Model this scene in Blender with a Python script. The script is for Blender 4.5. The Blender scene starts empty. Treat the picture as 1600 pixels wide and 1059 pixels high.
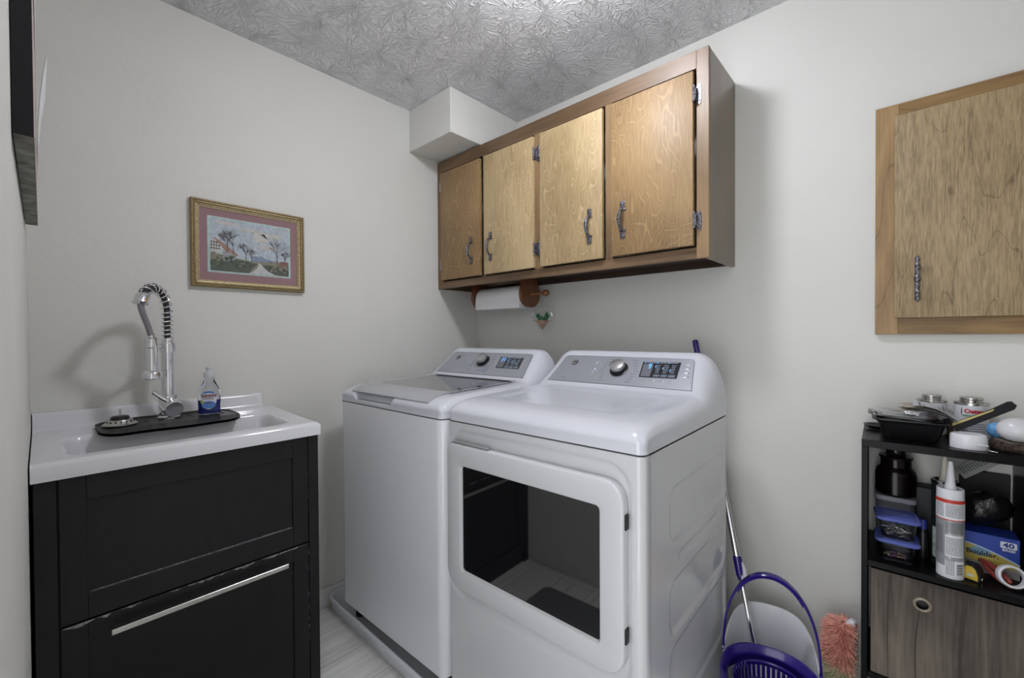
import bpy, bmesh, math, random
import numpy as np
from mathutils import Vector, Matrix, Euler
random.seed(7)
C = bpy.context.scene.collection
SC = bpy.context.scene
R = math.radians
PI = math.pi

# ------------------------------------------------------------ camera, world, light, exposure
def make_camera():
    cd = bpy.data.cameras.new('camera'); co = bpy.data.objects.new('camera', cd); C.objects.link(co)
    yaw, pit, rol = R(42.4836), R(-.6466), R(-.3321)
    f = Vector((-math.sin(yaw)*math.cos(pit), math.cos(yaw)*math.cos(pit), math.sin(pit)))
    rt = Vector((math.cos(yaw), math.sin(yaw), 0)); up = rt.cross(f)
    r2 = rt*math.cos(rol)+up*math.sin(rol); u2 = -rt*math.sin(rol)+up*math.cos(rol)
    m = Matrix(((r2.x, u2.x, -f.x, 1.9664), (r2.y, u2.y, -f.y, -1.831), (r2.z, u2.z, -f.z, 1.2437), (0, 0, 0, 1)))
    co.matrix_world = m
    cd.sensor_width = 36; cd.lens = 672.94/1600*36; cd.clip_start = .01
    SC.camera = co
make_camera()
w = bpy.data.worlds.new('world'); SC.world = w; w.use_nodes = True
w.node_tree.nodes['Background'].inputs[0].default_value = (.95, .97, 1, 1)
w.node_tree.nodes['Background'].inputs[1].default_value = 2.35
SC.view_settings.view_transform = 'Standard'; SC.view_settings.look = 'None'
SC.view_settings.gamma = 1; SC.view_settings.use_curve_mapping = False
SC.view_settings.exposure = 0.5
LAMP_STRENGTH = 222.0

# ------------------------------------------------------------ helpers
def lin(c):
    if isinstance(c, str):
        c = [int(c[i:i+2], 16)/255 for i in (0, 2, 4)]
    return tuple(((x+.055)/1.055)**2.4 if x > .04045 else x/12.92 for x in c)+(1,)
def node(nt, t, **k):
    n = nt.nodes.new(t)
    for a, b in k.items(): setattr(n, a, b)
    return n
def pm(name, col, rough=.5, metal=0, bump=0, bscale=60, var=0, vscale=8, coat=0, trans=0, ior=1.45, spec=.5, emit=None, es=0, alpha=1, vcol=None, stretch=(1, 1, 1)):
    m = bpy.data.materials.new(name); m.use_nodes = True; nt = m.node_tree; b = nt.nodes['Principled BSDF']
    c = lin(col)
    b.inputs['Base Color'].default_value = c; b.inputs['Roughness'].default_value = rough; b.inputs['Metallic'].default_value = metal
    b.inputs['Coat Weight'].default_value = coat; b.inputs['Transmission Weight'].default_value = trans; b.inputs['IOR'].default_value = ior
    b.inputs['Specular IOR Level'].default_value = spec; b.inputs['Alpha'].default_value = alpha
    if emit: b.inputs['Emission Color'].default_value = lin(emit); b.inputs['Emission Strength'].default_value = es
    tc = node(nt, 'ShaderNodeTexCoord'); mp = node(nt, 'ShaderNodeMapping'); mp.inputs['Scale'].default_value = stretch
    nt.links.new(tc.outputs['Object'], mp.inputs[0])
    nz = node(nt, 'ShaderNodeTexNoise'); nz.inputs['Scale'].default_value = vscale; nz.inputs['Detail'].default_value = 5
    nt.links.new(mp.outputs[0], nz.inputs['Vector'])
    cr = node(nt, 'ShaderNodeValToRGB'); cr.color_ramp.elements[0].position = .3; cr.color_ramp.elements[1].position = .7
    v = max(var, .01)
    cr.color_ramp.elements[0].color = tuple(x*(1-v) for x in (lin(vcol) if vcol else c)[:3])+(1,); cr.color_ramp.elements[1].color = tuple(min(1, x*(1+v*.4)) for x in c[:3])+(1,)
    nt.links.new(nz.outputs[0], cr.inputs[0]); nt.links.new(cr.outputs[0], b.inputs['Base Color'])
    if bump:
        n2 = node(nt, 'ShaderNodeTexNoise'); n2.inputs['Scale'].default_value = bscale; n2.inputs['Detail'].default_value = 4
        nt.links.new(mp.outputs[0], n2.inputs['Vector'])
        bp = node(nt, 'ShaderNodeBump'); bp.inputs['Strength'].default_value = bump; bp.inputs['Distance'].default_value = .01
        nt.links.new(n2.outputs[0], bp.inputs['Height']); nt.links.new(bp.outputs[0], b.inputs['Normal'])
    return m
def math_n(nt, op, a, b=None, c=None):
    n = node(nt, 'ShaderNodeMath', operation=op)
    for i, x in enumerate((a, b, c)):
        if x is None: continue
        if isinstance(x, (int, float)): n.inputs[i].default_value = x
        else: nt.links.new(x, n.inputs[i])
    return n.outputs[0]
def wood(name, c1, c2, c3, figure=9, stretch=.22, rough=.38, axis='Z', fine=.5, coat=.15, wscale=4.5, fib=(160, 5), lines=0., mott=1.5, rg=.26):
    """fig: contour grain drawn by level lines of a slow stretched noise"""
    m = bpy.data.materials.new(name); m.use_nodes = True; nt = m.node_tree; b = nt.nodes['Principled BSDF']
    tc = node(nt, 'ShaderNodeTexCoord'); oi = node(nt, 'ShaderNodeObjectInfo')
    off = node(nt, 'ShaderNodeVectorMath', operation='SCALE'); off.inputs[0].default_value = (13, 7, 5); nt.links.new(oi.outputs['Random'], off.inputs['Scale'])
    ad = node(nt, 'ShaderNodeVectorMath', operation='ADD'); nt.links.new(tc.outputs['Object'], ad.inputs[0]); nt.links.new(off.outputs[0], ad.inputs[1])
    def mapped(sc):
        mp = node(nt, 'ShaderNodeMapping'); mp.inputs['Scale'].default_value = sc; nt.links.new(ad.outputs[0], mp.inputs[0]); return mp.outputs[0]
    s = (1, 1, stretch) if axis == 'Z' else (stretch, 1, 1)
    s2 = (fib[0], fib[0], fib[1]) if axis == 'Z' else (fib[1], fib[0], fib[0])
    nz = node(nt, 'ShaderNodeTexNoise'); nz.inputs['Scale'].default_value = wscale; nz.inputs['Detail'].default_value = 2.5; nz.inputs['Roughness'].default_value = .45
    nt.links.new(mapped(s), nz.inputs['Vector'])
    fr = math_n(nt, 'FRACT', math_n(nt, 'MULTIPLY', nz.outputs[0], figure*2.2))
    ring = math_n(nt, 'POWER', math_n(nt, 'ABSOLUTE', math_n(nt, 'SUBTRACT', fr, .5)), 1.6)
    ring = math_n(nt, 'MULTIPLY', ring, 2.2)
    fn = node(nt, 'ShaderNodeTexNoise'); fn.inputs['Scale'].default_value = 1; fn.inputs['Detail'].default_value = 3; nt.links.new(mapped(s2), fn.inputs['Vector'])
    mo = node(nt, 'ShaderNodeTexNoise'); mo.inputs['Scale'].default_value = 3.2; mo.inputs['Detail'].default_value = 4; nt.links.new(mapped((1, 1, .6) if axis == 'Z' else (.5, 1, 1)), mo.inputs['Vector'])
    v = math_n(nt, 'ADD', math_n(nt, 'MULTIPLY', ring, rg), math_n(nt, 'MULTIPLY', fn.outputs[0], fine))
    v = math_n(nt, 'ADD', v, math_n(nt, 'MULTIPLY', math_n(nt, 'SUBTRACT', mo.outputs[0], .5), mott))
    if lines:
        ml = node(nt, 'ShaderNodeMapRange', interpolation_type='SMOOTHSTEP'); ml.inputs['From Max'].default_value = .10 if lines < 0 else .035; ml.inputs['To Min'].default_value = -lines; ml.inputs['To Max'].default_value = 0
        nt.links.new(math_n(nt, 'ABSOLUTE', math_n(nt, 'SUBTRACT', fr, .5)), ml.inputs[0]); v = math_n(nt, 'ADD', v, ml.outputs[0])
    cr = node(nt, 'ShaderNodeValToRGB'); e = cr.color_ramp.elements
    e[0].position = .1; e[0].color = lin(c1); e[1].position = .95; e[1].color = lin(c3); x = e.new(.5); x.color = lin(c2)
    nt.links.new(v, cr.inputs[0]); nt.links.new(cr.outputs[0], b.inputs['Base Color'])
    b.inputs['Roughness'].default_value = rough; b.inputs['Coat Weight'].default_value = coat; b.inputs['Coat Roughness'].default_value = .3
    bp = node(nt, 'ShaderNodeBump'); bp.inputs['Strength'].default_value = .08; bp.inputs['Distance'].default_value = .002
    nt.links.new(fn.outputs[0], bp.inputs['Height']); nt.links.new(bp.outputs[0], b.inputs['Normal'])
    return m

def mloc(o):
    m = Matrix.LocRotScale(o.location, o.rotation_euler, o.scale)
    return mloc(o.parent) @ m if o.parent else m
class MB:
    def __init__(s): s.bm = bmesh.new()
    def _mi(s, vs, mi):
        if mi:
            fs = set()
            for v in vs:
                for f in v.link_faces: fs.add(f)
            for f in fs: f.material_index = mi
    def box(s, a, b, bev=0, seg=2, mi=0, M=None):
        r = bmesh.ops.create_cube(s.bm, size=1); vs = r['verts']
        a = Vector(a); b = Vector(b); c = (a+b)/2; d = b-a
        for v in vs: v.co = Vector((v.co.x*d.x, v.co.y*d.y, v.co.z*d.z))+c
        s._mi(vs, mi)
        es = list({e for v in vs for e in v.link_edges})
        if bev:
            r = bmesh.ops.bevel(s.bm, geom=es, offset=min(bev, min(abs(d.x), abs(d.y), abs(d.z))*.49), segments=seg, profile=.5, affect='EDGES', clamp_overlap=True)
            vs = list({v for f in r['faces'] for v in f.verts})
            if mi:
                for f in r['faces']: f.material_index = mi
        if M:
            allv = set(vs)
            st = list(allv)
            while st:
                v = st.pop()
                for e in v.link_edges:
                    o = e.other_vert(v)
                    if o not in allv: allv.add(o); st.append(o)
            for v in allv: v.co = M @ v.co
        return s
    def ring(s, pts): return [s.bm.verts.new(p) for p in pts]
    def loft(s, rings, closed=True, cap=True, mi=0, capend=True):
        R_ = [s.ring(r) for r in rings]; n = len(R_[0])
        for a, b in zip(R_, R_[1:]):
            for i in range(n if closed else n-1):
                j = (i+1) % n
                f = s.bm.faces.new((a[i], a[j], b[j], b[i])); f.material_index = mi
        if cap and closed:
            f = s.bm.faces.new(list(reversed(R_[0]))); f.material_index = mi
            if capend: f = s.bm.faces.new(R_[-1]); f.material_index = mi
        return s
    def lathe(s, prof, c=(0, 0, 0), axis='Z', seg=32, mi=0, cap=True, M=None, sx=1, sy=1):
        rings = []
        for r, h in prof:
            ring = []
            for k in range(seg):
                a = 2*PI*k/seg; x, y = max(r, 1e-5)*math.cos(a)*sx, max(r, 1e-5)*math.sin(a)*sy
                p = {'Z': (x, y, h), 'X': (h, x, y), 'Y': (x, -h, y)}[axis]
                p = Vector(p)
                if M: p = M @ p
                ring.append(p+Vector(c))
            rings.append(ring)
        return s.loft(rings, cap=cap, mi=mi)
    def tube(s, path, rad, seg=12, mi=0, cap=True):
        path = [Vector(p) for p in path]; n = len(path)
        if not hasattr(rad, '__len__'): rad = [rad]*n
        t0 = (path[1]-path[0]).normalized(); up = Vector((0, 0, 1)) if abs(t0.z) < .9 else Vector((1, 0, 0))
        nr = t0.cross(up).normalized(); rings = []
        for i in range(n):
            t = (path[min(i+1, n-1)]-path[max(i-1, 0)]).normalized()
            nr = (nr-t*nr.dot(t)).normalized(); bn = t.cross(nr)
            rings.append([path[i]+(nr*math.cos(2*PI*k/seg)+bn*math.sin(2*PI*k/seg))*rad[i] for k in range(seg)])
        return s.loft(rings, cap=cap, mi=mi)
    def grid(s, fn, us, vs, mi=0, flip=False):
        G = [[s.bm.verts.new(fn(u, v)) for v in vs] for u in us]
        for i in range(len(us)-1):
            for j in range(len(vs)-1):
                q = (G[i][j], G[i+1][j], G[i+1][j+1], G[i][j+1])
                f = s.bm.faces.new(tuple(reversed(q)) if flip else q); f.material_index = mi
        return G
    def poly(s, pts, mi=0):
        f = s.bm.faces.new([s.bm.verts.new(p) for p in pts]); f.material_index = mi; return s
    def prism(s, pts, ext, mi=0, bev=0):
        ext = Vector(ext); a = [Vector(p) for p in pts]; 
        return s.loft([a, [p+ext for p in a]], mi=mi)
    def xf(s, M):
        for v in s.bm.verts: v.co = M @ v.co
        return s
    def build(s, name, mats, parent=None, smooth=True, world=False, origin=None, angle=35):
        bmesh.ops.recalc_face_normals(s.bm, faces=s.bm.faces[:])
        me = bpy.data.meshes.new(name)
        if world and parent:
            Mi = mloc(parent).inverted()
            for v in s.bm.verts: v.co = Mi @ v.co
        if origin is not None:
            for v in s.bm.verts: v.co -= Vector(origin)
        s.bm.to_mesh(me); s.bm.free()
        if not isinstance(mats, (list, tuple)): mats = [mats]
        for m in mats: me.materials.append(m)
        if smooth:
            for p in me.polygons: p.use_smooth = True
            me.set_sharp_from_angle(angle=R(angle))
        o = bpy.data.objects.new(name, me); C.objects.link(o)
        if parent: o.parent = parent
        if origin is not None: o.location = origin
        return o
def tag(o, label=None, cat=None, group=None, kind=None):
    if label: o['label'] = label
    if cat: o['category'] = cat
    if group: o['group'] = group
    if kind: o['kind'] = kind
    return o
def thing(name, label, cat, loc=(0, 0, 0), rz=0, group=None):
    o = bpy.data.objects.new(name, None); C.objects.link(o); o.location = loc; o.rotation_euler = (0, 0, rz)
    o.empty_display_size = .05
    return tag(o, label, cat, group)
def struct(name, mb, mats, **k):
    return tag(mb.build(name, mats, **k), kind='structure')
def copy_tree(o, parent=None):
    c = o.copy(); C.objects.link(c); c.parent = parent
    for ch in [x for x in list(C.objects) if x.parent == o]: copy_tree(ch, c)
    return c
def text_bm(txt, size, M, ext=.0002, bold=0, align='CENTER', squash=1, wrap=None):
    cu = bpy.data.curves.new('lettering', 'FONT'); cu.body = txt; cu.size = size; cu.extrude = ext; cu.offset = bold
    cu.align_x = align; cu.align_y = 'CENTER'; cu.resolution_u = 3
    to = bpy.data.objects.new('lettering', cu); C.objects.link(to)
    dg = bpy.context.evaluated_depsgraph_get(); me = bpy.data.meshes.new_from_object(to.evaluated_get(dg))
    bpy.data.objects.remove(to); bpy.data.curves.remove(cu)
    b = MB(); b.bm.from_mesh(me); bpy.data.meshes.remove(me)
    for v in b.bm.verts:
        v.co.x *= squash
        if wrap:   # wrap text round a vertical cylinder radius wrap, text faces local -Y at angle 0
            a = v.co.x/wrap; rr = wrap+v.co.z
            v.co = Vector((rr*math.sin(a), -rr*math.cos(a), v.co.y))
        v.co = M @ v.co
    return b
def merge(dst, src, mi=0):
    me = bpy.data.meshes.new('tmp'); 
    for f in src.bm.faces: f.material_index = mi
    src.bm.to_mesh(me); src.bm.free(); dst.bm.from_mesh(me); bpy.data.meshes.remove(me)
def face_M(o, ex, ey):
    """matrix mapping local x,y,z to plane at o with axes ex, ey"""
    ex = Vector(ex).normalized(); ey = Vector(ey).normalized(); ez = ex.cross(ey)
    return Matrix(((ex.x, ey.x, ez.x, o[0]), (ex.y, ey.y, ez.y, o[1]), (ex.z, ey.z, ez.z, o[2]), (0, 0, 0, 1)))
def sstep(a, b, x):
    t = min(1, max(0, (x-a)/(b-a))); return t*t*(3-2*t)
def sdrr(x, y, cx, cy, hx, hy, r):
    qx, qy = abs(x-cx)-hx+r, abs(y-cy)-hy+r
    return math.hypot(max(qx, 0), max(qy, 0))+min(max(qx, qy), 0)-r
def rrect(x0, y0, x1, y1, r, n=6, rs=None):
    rs = rs or [r]*4; out = []
    for (cx, cy, a0, rr) in ((x1, y1, 0, rs[0]), (x0, y1, 90, rs[1]), (x0, y0, 180, rs[2]), (x1, y0, 270, rs[3])):
        ccx = cx-rr if cx == x1 else cx+rr; ccy = cy-rr if cy == y1 else cy+rr
        for k in range(n+1):
            a = R(a0+90*k/n); out.append((ccx+rr*math.cos(a), ccy+rr*math.sin(a)))
    return out
def lsp(a, b, n): return [a+(b-a)*i/(n-1) for i in range(n)]

# ------------------------------------------------------------ materials
def wall_mat(name, col, b=.10):
    return pm(name, col, rough=.55, bump=b, bscale=38, var=.03, vscale=3, spec=.35)
M_wall = wall_mat('wall_paint', 'DAD9D4')
M_white_trim = pm('trim_paint', 'D6D6D2', .45, var=.06, vscale=20)
def ceiling_mat():
    m = bpy.data.materials.new('stomped_ceiling'); m.use_nodes = True; nt = m.node_tree; b = nt.nodes['Principled BSDF']
    b.inputs['Base Color'].default_value = lin('E6E6E9'); b.inputs['Roughness'].default_value = .5
    tc = node(nt, 'ShaderNodeTexCoord')
    outs = []
    for k, (sc, offs) in enumerate(((5.0, 0), (5.6, 3.7))):
        mp = node(nt, 'ShaderNodeMapping'); mp.inputs['Location'].default_value = (offs, offs*.6, 0); mp.inputs['Scale'].default_value = (1, 1, 0)
        nt.links.new(tc.outputs['Object'], mp.inputs[0])
        vo = node(nt, 'ShaderNodeTexVoronoi'); vo.inputs['Scale'].default_value = sc; vo.inputs['Randomness'].default_value = .9
        wn = node(nt, 'ShaderNodeTexNoise'); wn.inputs['Scale'].default_value = 22; wn.inputs['Detail'].default_value = 2
        nt.links.new(mp.outputs[0], wn.inputs['Vector'])
        ws = node(nt, 'ShaderNodeVectorMath', operation='SCALE'); ws.inputs['Scale'].default_value = .035
        wc = node(nt, 'ShaderNodeVectorMath', operation='SUBTRACT'); wc.inputs[1].default_value = (.5, .5, .5)
        nt.links.new(wn.outputs['Color'], wc.inputs[0]); nt.links.new(wc.outputs[0], ws.inputs[0])
        wa = node(nt, 'ShaderNodeVectorMath', operation='ADD'); nt.links.new(mp.outputs[0], wa.inputs[0]); nt.links.new(ws.outputs[0], wa.inputs[1])
        nt.links.new(wa.outputs[0], vo.inputs['Vector'])
        sub = node(nt, 'ShaderNodeVectorMath', operation='SUBTRACT'); nt.links.new(wa.outputs[0], sub.inputs[0]); nt.links.new(vo.outputs['Position'], sub.inputs[1])
        sx = node(nt, 'ShaderNodeSeparateXYZ'); nt.links.new(sub.outputs[0], sx.inputs[0])
        ang = math_n(nt, 'ARCTAN2', sx.outputs[1], sx.outputs[0])
        ca, sa = math_n(nt, 'COSINE', ang), math_n(nt, 'SINE', ang)
        ln = node(nt, 'ShaderNodeVectorMath', operation='LENGTH'); nt.links.new(sub.outputs[0], ln.inputs[0])
        cm = node(nt, 'ShaderNodeCombineXYZ'); nt.links.new(math_n(nt, 'MULTIPLY', ca, 3.4), cm.inputs[0]); nt.links.new(math_n(nt, 'MULTIPLY', sa, 3.4), cm.inputs[1])
        sepc = node(nt, 'ShaderNodeSeparateColor'); nt.links.new(vo.outputs['Color'], sepc.inputs[0])
        nt.links.new(math_n(nt, 'ADD', math_n(nt, 'MULTIPLY', ln.outputs['Value'], 9), math_n(nt, 'MULTIPLY', sepc.outputs[0], 40)), cm.inputs[2])
        nn = node(nt, 'ShaderNodeTexNoise'); nn.inputs['Scale'].default_value = 1.6; nn.inputs['Detail'].default_value = .6; nt.links.new(cm.outputs[0], nn.inputs['Vector'])
        rd = math_n(nt, 'ABSOLUTE', math_n(nt, 'SUBTRACT', nn.outputs[0], .5))
        mr = node(nt, 'ShaderNodeMapRange', interpolation_type='SMOOTHSTEP'); mr.inputs['From Min'].default_value = .0; mr.inputs['From Max'].default_value = .06
        mr.inputs['To Min'].default_value = 1; mr.inputs['To Max'].default_value = 0
        nt.links.new(rd, mr.inputs[0]); outs.append(mr.outputs[0])
    h = math_n(nt, 'MAXIMUM', outs[0], math_n(nt, 'MULTIPLY', outs[1], .75))
    bp = node(nt, 'ShaderNodeBump'); bp.inputs['Strength'].default_value = 1; bp.inputs['Distance'].default_value = .0036
    nt.links.new(h, bp.inputs['Height']); nt.links.new(bp.outputs[0], b.inputs['Normal'])
    return m
M_ceil = ceiling_mat()
def floor_mat():
    m = bpy.data.materials.new('vinyl_planks'); m.use_nodes = True; nt = m.node_tree; b = nt.nodes['Principled BSDF']
    tc = node(nt, 'ShaderNodeTexCoord'); mp = node(nt, 'ShaderNodeMapping'); mp.inputs['Rotation'].default_value = (0, 0, R(90))
    nt.links.new(tc.outputs['Object'], mp.inputs[0])
    br = node(nt, 'ShaderNodeTexBrick'); br.inputs['Scale'].default_value = 1; br.inputs['Brick Width'].default_value = 1.2; br.inputs['Row Height'].default_value = .18
    br.inputs['Mortar Size'].default_value = .0015; br.inputs['Color1'].default_value = lin('DEDDDA'); br.inputs['Color2'].default_value = lin('E6E5E1'); br.inputs['Mortar'].default_value = lin('A3A09B')
    nt.links.new(mp.outputs[0], br.inputs['Vector'])
    m2 = node(nt, 'ShaderNodeMapping'); m2.inputs['Scale'].default_value = (40, 2.2, 1); nt.links.new(tc.outputs['Object'], m2.inputs[0])
    nz = node(nt, 'ShaderNodeTexNoise'); nz.inputs['Scale'].default_value = 1; nz.inputs['Detail'].default_value = 8; nz.inputs['Roughness'].default_value = .7; nz.inputs['Distortion'].default_value = .6
    nt.links.new(m2.outputs[0], nz.inputs['Vector'])
    cr = node(nt, 'ShaderNodeValToRGB'); e = cr.color_ramp.elements; e[0].position = .33; e[0].color = (.45, .44, .43, 1); e[1].position = .55; e[1].color = (1, 1, 1, 1)
    nt.links.new(nz.outputs[0], cr.inputs[0])
    mx = node(nt, 'ShaderNodeMix', data_type='RGBA', blend_type='MULTIPLY'); mx.inputs[0].default_value = .45
    nt.links.new(br.outputs[0], mx.inputs[6]); nt.links.new(cr.outputs[0], mx.inputs[7]); nt.links.new(mx.outputs[2], b.inputs['Base Color'])
    b.inputs['Roughness'].default_value = .42
    return m
M_floor = floor_mat()
M_appl = pm('appliance_enamel', 'CFD1D9', .16, var=.01, coat=.3)
M_wash_body = pm('white_enamel_lit', 'E8E9EE', .14, var=.01, coat=.2)  # same white as the dryer, lightened in colour for light its front lacks
M_appl_body = pm('white_enamel_shaded', 'C9CACD', .14, var=.01, coat=.2)  # dryer's copy of that white, darkened in colour in place of shade
M_ceramic = pm('sink_ceramic', 'DADADE', .12, var=.02, coat=.3)
M_blackcab = pm('black_cabinet_paint', '19191B', .48, var=.25, vscale=40, bump=.05, bscale=200, stretch=(1, 1, .2), spec=.4)
M_scuff = pm('scuffed_edge', '9A9A9E', .6, var=.5, vscale=120, vcol='4A4A4C')
M_chrome = pm('chrome', 'E8E8EC', .08, 1)
M_steel = pm('brushed_steel', 'C4C2BE', .25, 1, var=.08, vscale=50)
M_pewter = pm('aged_pewter', '908E96', .4, .85, var=.7, vscale=150, vcol='3A383E')
M_hose = pm('grey_braided_hose', '8A868C', .4, var=.1, vscale=200)
M_rubber = pm('black_rubber', '242424', .42, bump=.1, bscale=200, var=.2)
M_door = wood('birch_door', '745C3E', '977A54', 'B09468', figure=12, stretch=.35, rough=.5, coat=0, wscale=5.5, fine=.8, fib=(220, 14), lines=-.34, mott=1.3, rg=.14)
M_door_pale = wood('birch_door_pale', '947D58', 'B8A078', 'CCB690', figure=12, stretch=.35, rough=.5, coat=0, wscale=5.5, fine=.8, fib=(220, 14), lines=-.34, mott=1.3, rg=.14)
M_frame_v = wood('face_frame_vertical', '66503A', '8A7050', 'A58A66', figure=4, stretch=.12, rough=.42, coat=0)
M_frame_h = wood('face_frame_horizontal', '58442F', '7C634A', '988060', figure=4, stretch=.12, axis='X', rough=.42, coat=0)
M_side = wood('cabinet_side_wood', '4E3F2E', '68583F', '7E6C50', figure=2, stretch=.1, rough=.3, coat=.3)
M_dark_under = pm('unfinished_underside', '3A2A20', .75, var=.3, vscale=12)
M_oak = wood('oak_veneer', '6E5A40', 'A08A66', 'BCA684', figure=6.5, stretch=.2, rough=.55, fine=.95, wscale=6, fib=(300, 26), lines=.2, mott=.7, rg=.12, coat=0)
M_oakf_v = wood('oak_frame_vertical', '7C6240', 'A6875C', 'C2A47A', figure=5, stretch=.16, rough=.5, lines=.2, mott=.9, fib=(200, 9), coat=0)
M_oakf_h = wood('oak_frame_horizontal', '765A36', '9C7C50', 'B8986A', figure=5, stretch=.16, axis='X', rough=.5, lines=.2, mott=.9, fib=(200, 9), coat=0)
M_walnut = wood('stained_holder', '4A2A18', '6E4226', '865434', figure=4, stretch=.3, rough=.3)
M_knobwood = wood('turned_dowel', '6A4424', '8C6038', 'A2764A', figure=4, stretch=.3, rough=.3)
M_paper = pm('paper_towel', 'E2E2E4', .9, bump=.25, bscale=260)
M_plainpaper = pm('white_paper', 'E0E0E2', .7)
M_gold = pm('antique_gold', 'BDAD84', .4, .3, var=.35, vscale=140)
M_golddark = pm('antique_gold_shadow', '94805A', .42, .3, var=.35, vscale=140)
M_mat = pm('mauve_mat', '94767A', .8, var=.06, vscale=6)
M_glass = pm('clear_plastic', 'F4F6F8', .05, trans=1, ior=1.25)
M_navyglass = pm('display_glass', '23262C', .12, coat=.3)
M_silver = pm('silver_fascia', 'A6A9B1', .33, .35, var=.02)
M_strip = pm('lid_strip', 'B4B5B9', .35, .2)
M_darkglass = pm('oven_glass', '0E0F11', .03, spec=1, coat=1, ior=1.7)
M_lidglass = pm('lid_glass', '3A3E44', .03, spec=.9, coat=1)
M_black = pm('black_plastic', '161618', .35)
M_blacklam = pm('black_laminate', '0A0A0C', .3, var=.3, vscale=60, spec=.16)
M_gap = pm('shadow_gap_rubber', '4A4A4C', .8)
M_print = pm('grey_print', '5E6168', .6)
M_printlight = pm('light_print', 'D4D8E0', .6)
M_blueglow = pm('blue_display_glow', '6FC0FF', .5, emit='68B8FF', es=.7)
M_whiteglow = pm('white_display_glow', 'C8DCFF', .5, emit='BFD4FF', es=.55)
M_purple = pm('purple_plastic', '271876', .2, var=.05, coat=.2)
M_whiteplastic = pm('white_plastic', 'DCDDE2', .3)
M_bluelid = pm('translucent_blue_lid', '6C78C8', .25, trans=.35, ior=1.3)
M_clearbox = pm('clear_food_box', 'E8EAEE', .06, trans=1, ior=1.2)
M_amber = pm('dark_amber_glass', '0C0605', .2, coat=.1, spec=.3)
M_greybin = wood('driftwood_print', '352E28', '665D53', '857C70', figure=2.6, stretch=.10, rough=.65, fine=.6, coat=0, wscale=5, fib=(130, 7), lines=.45, mott=2.2)
M_orange = pm('orange_microfibre', 'FFBCAA', .8, var=.3, vscale=60, vcol='F09A86')
M_lime = pm('lime_microfibre', 'E4E4BC', .8, var=.3, vscale=60)

# ------------------------------------------------------------ the room
H = 2.44; YN = -1.8565; XR = 2.95
struct('floor', MB().box((-.1, -2.15, -.1), (XR+.1, .1, 0)), M_floor)
struct('ceiling', MB().box((-.1, YN-.12, H), (XR+.1, .1, H+.1)), M_ceil)
struct('wall_left', MB().box((-.1, YN-.1, 0), (0, .1, H)), M_wall)
struct('wall_back', MB().box((0, 0, 0), (XR, .1, H)), M_wall)
struct('wall_front', MB().box((0, YN-.1, 0), (1.46, YN, H)).box((1.46, YN-.1, 2.05), (2.15, YN, H)).box((2.15, YN-.1, 0), (XR, YN, H)), M_wall)
struct('wall_right', MB().box((XR, YN-.1, 0), (XR+.1, .1, H)), M_wall)
struct('trim_1', MB().box((0, -.4882, 2.2218), (.3427, 0, H), .002, 1), M_wall)      # boxed-in soffit in the corner
def baseboard(name, a, b):
    struct(name, MB().box(a, b, .004, 2), M_white_trim)
baseboard('baseboard_left', (0, -1.18, 0), (.013, 0, .085))
baseboard('baseboard_back', (.013, -.013, 0), (XR, 0, .085))
baseboard('baseboard_front', (.5, YN, 0), (1.46, YN+.013, .085))
baseboard('baseboard_right', (XR-.013, YN, 0), (XR, -.013, .085))

# ceiling lamp, just above the frame
def ceiling_light():
    lx, ly = 1.22, -.87
    t = thing('ceiling_light', 'round frosted ceiling light above the washer and dryer', 'ceiling light', (lx, ly, H))
    MB().lathe([(.0, 0), (.125, 0), (.13, -.012), (.125, -.03), (.11, -.032)], (lx, ly, H), seg=48).build('base', M_chrome, t, world=True)
    dome = pm('lit_frosted_glass', 'FFFFFF', .4, emit='F4F7FF', es=LAMP_STRENGTH*.36)
    MB().lathe([(.085, -.03), (.092, -.045), (.09, -.065), (.072, -.088), (.04, -.1), (.0, -.104)], (lx, ly, H), seg=40).build('shade', dome, t, world=True)
ceiling_light()

# ------------------------------------------------------------ wall cabinet over the machines
def pull(parent, x, y, z0, z1):
    """pewter strap pull between z0 and z1, rooted at door face y"""
    b = MB(); zc = (z0+z1)/2; h = (z1-z0)/2
    for s in (-1, 1):
        ze = zc+s*h
        b.box((x-.0105, y-.004, ze-s*.034 if s > 0 else ze), (x+.0105, y, ze if s > 0 else ze+.034), .0025)
        b.box((x-.006, y-.0065, min(ze-s*.008, ze-s*.026)), (x+.006, y-.003, max(ze-s*.008, ze-s*.026)), .002)
        b.box((x-.0135, y-.006, min(ze-s*.028, ze-s*.036)), (x+.0135, y, max(ze-s*.028, ze-s*.036)), .002)
    pts = []; rad = []
    for k in range(15):
        u = -1+2*k/14; pts.append((x, y-.004-.026*math.sqrt(max(0, 1-u*u*.98)), zc+u*(h-.032))); rad.append(.0052+.0028*(1-abs(u)))
    b.tube(pts, rad, 10)
    return b.build('handle', M_pewter, parent, world=True)
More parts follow.
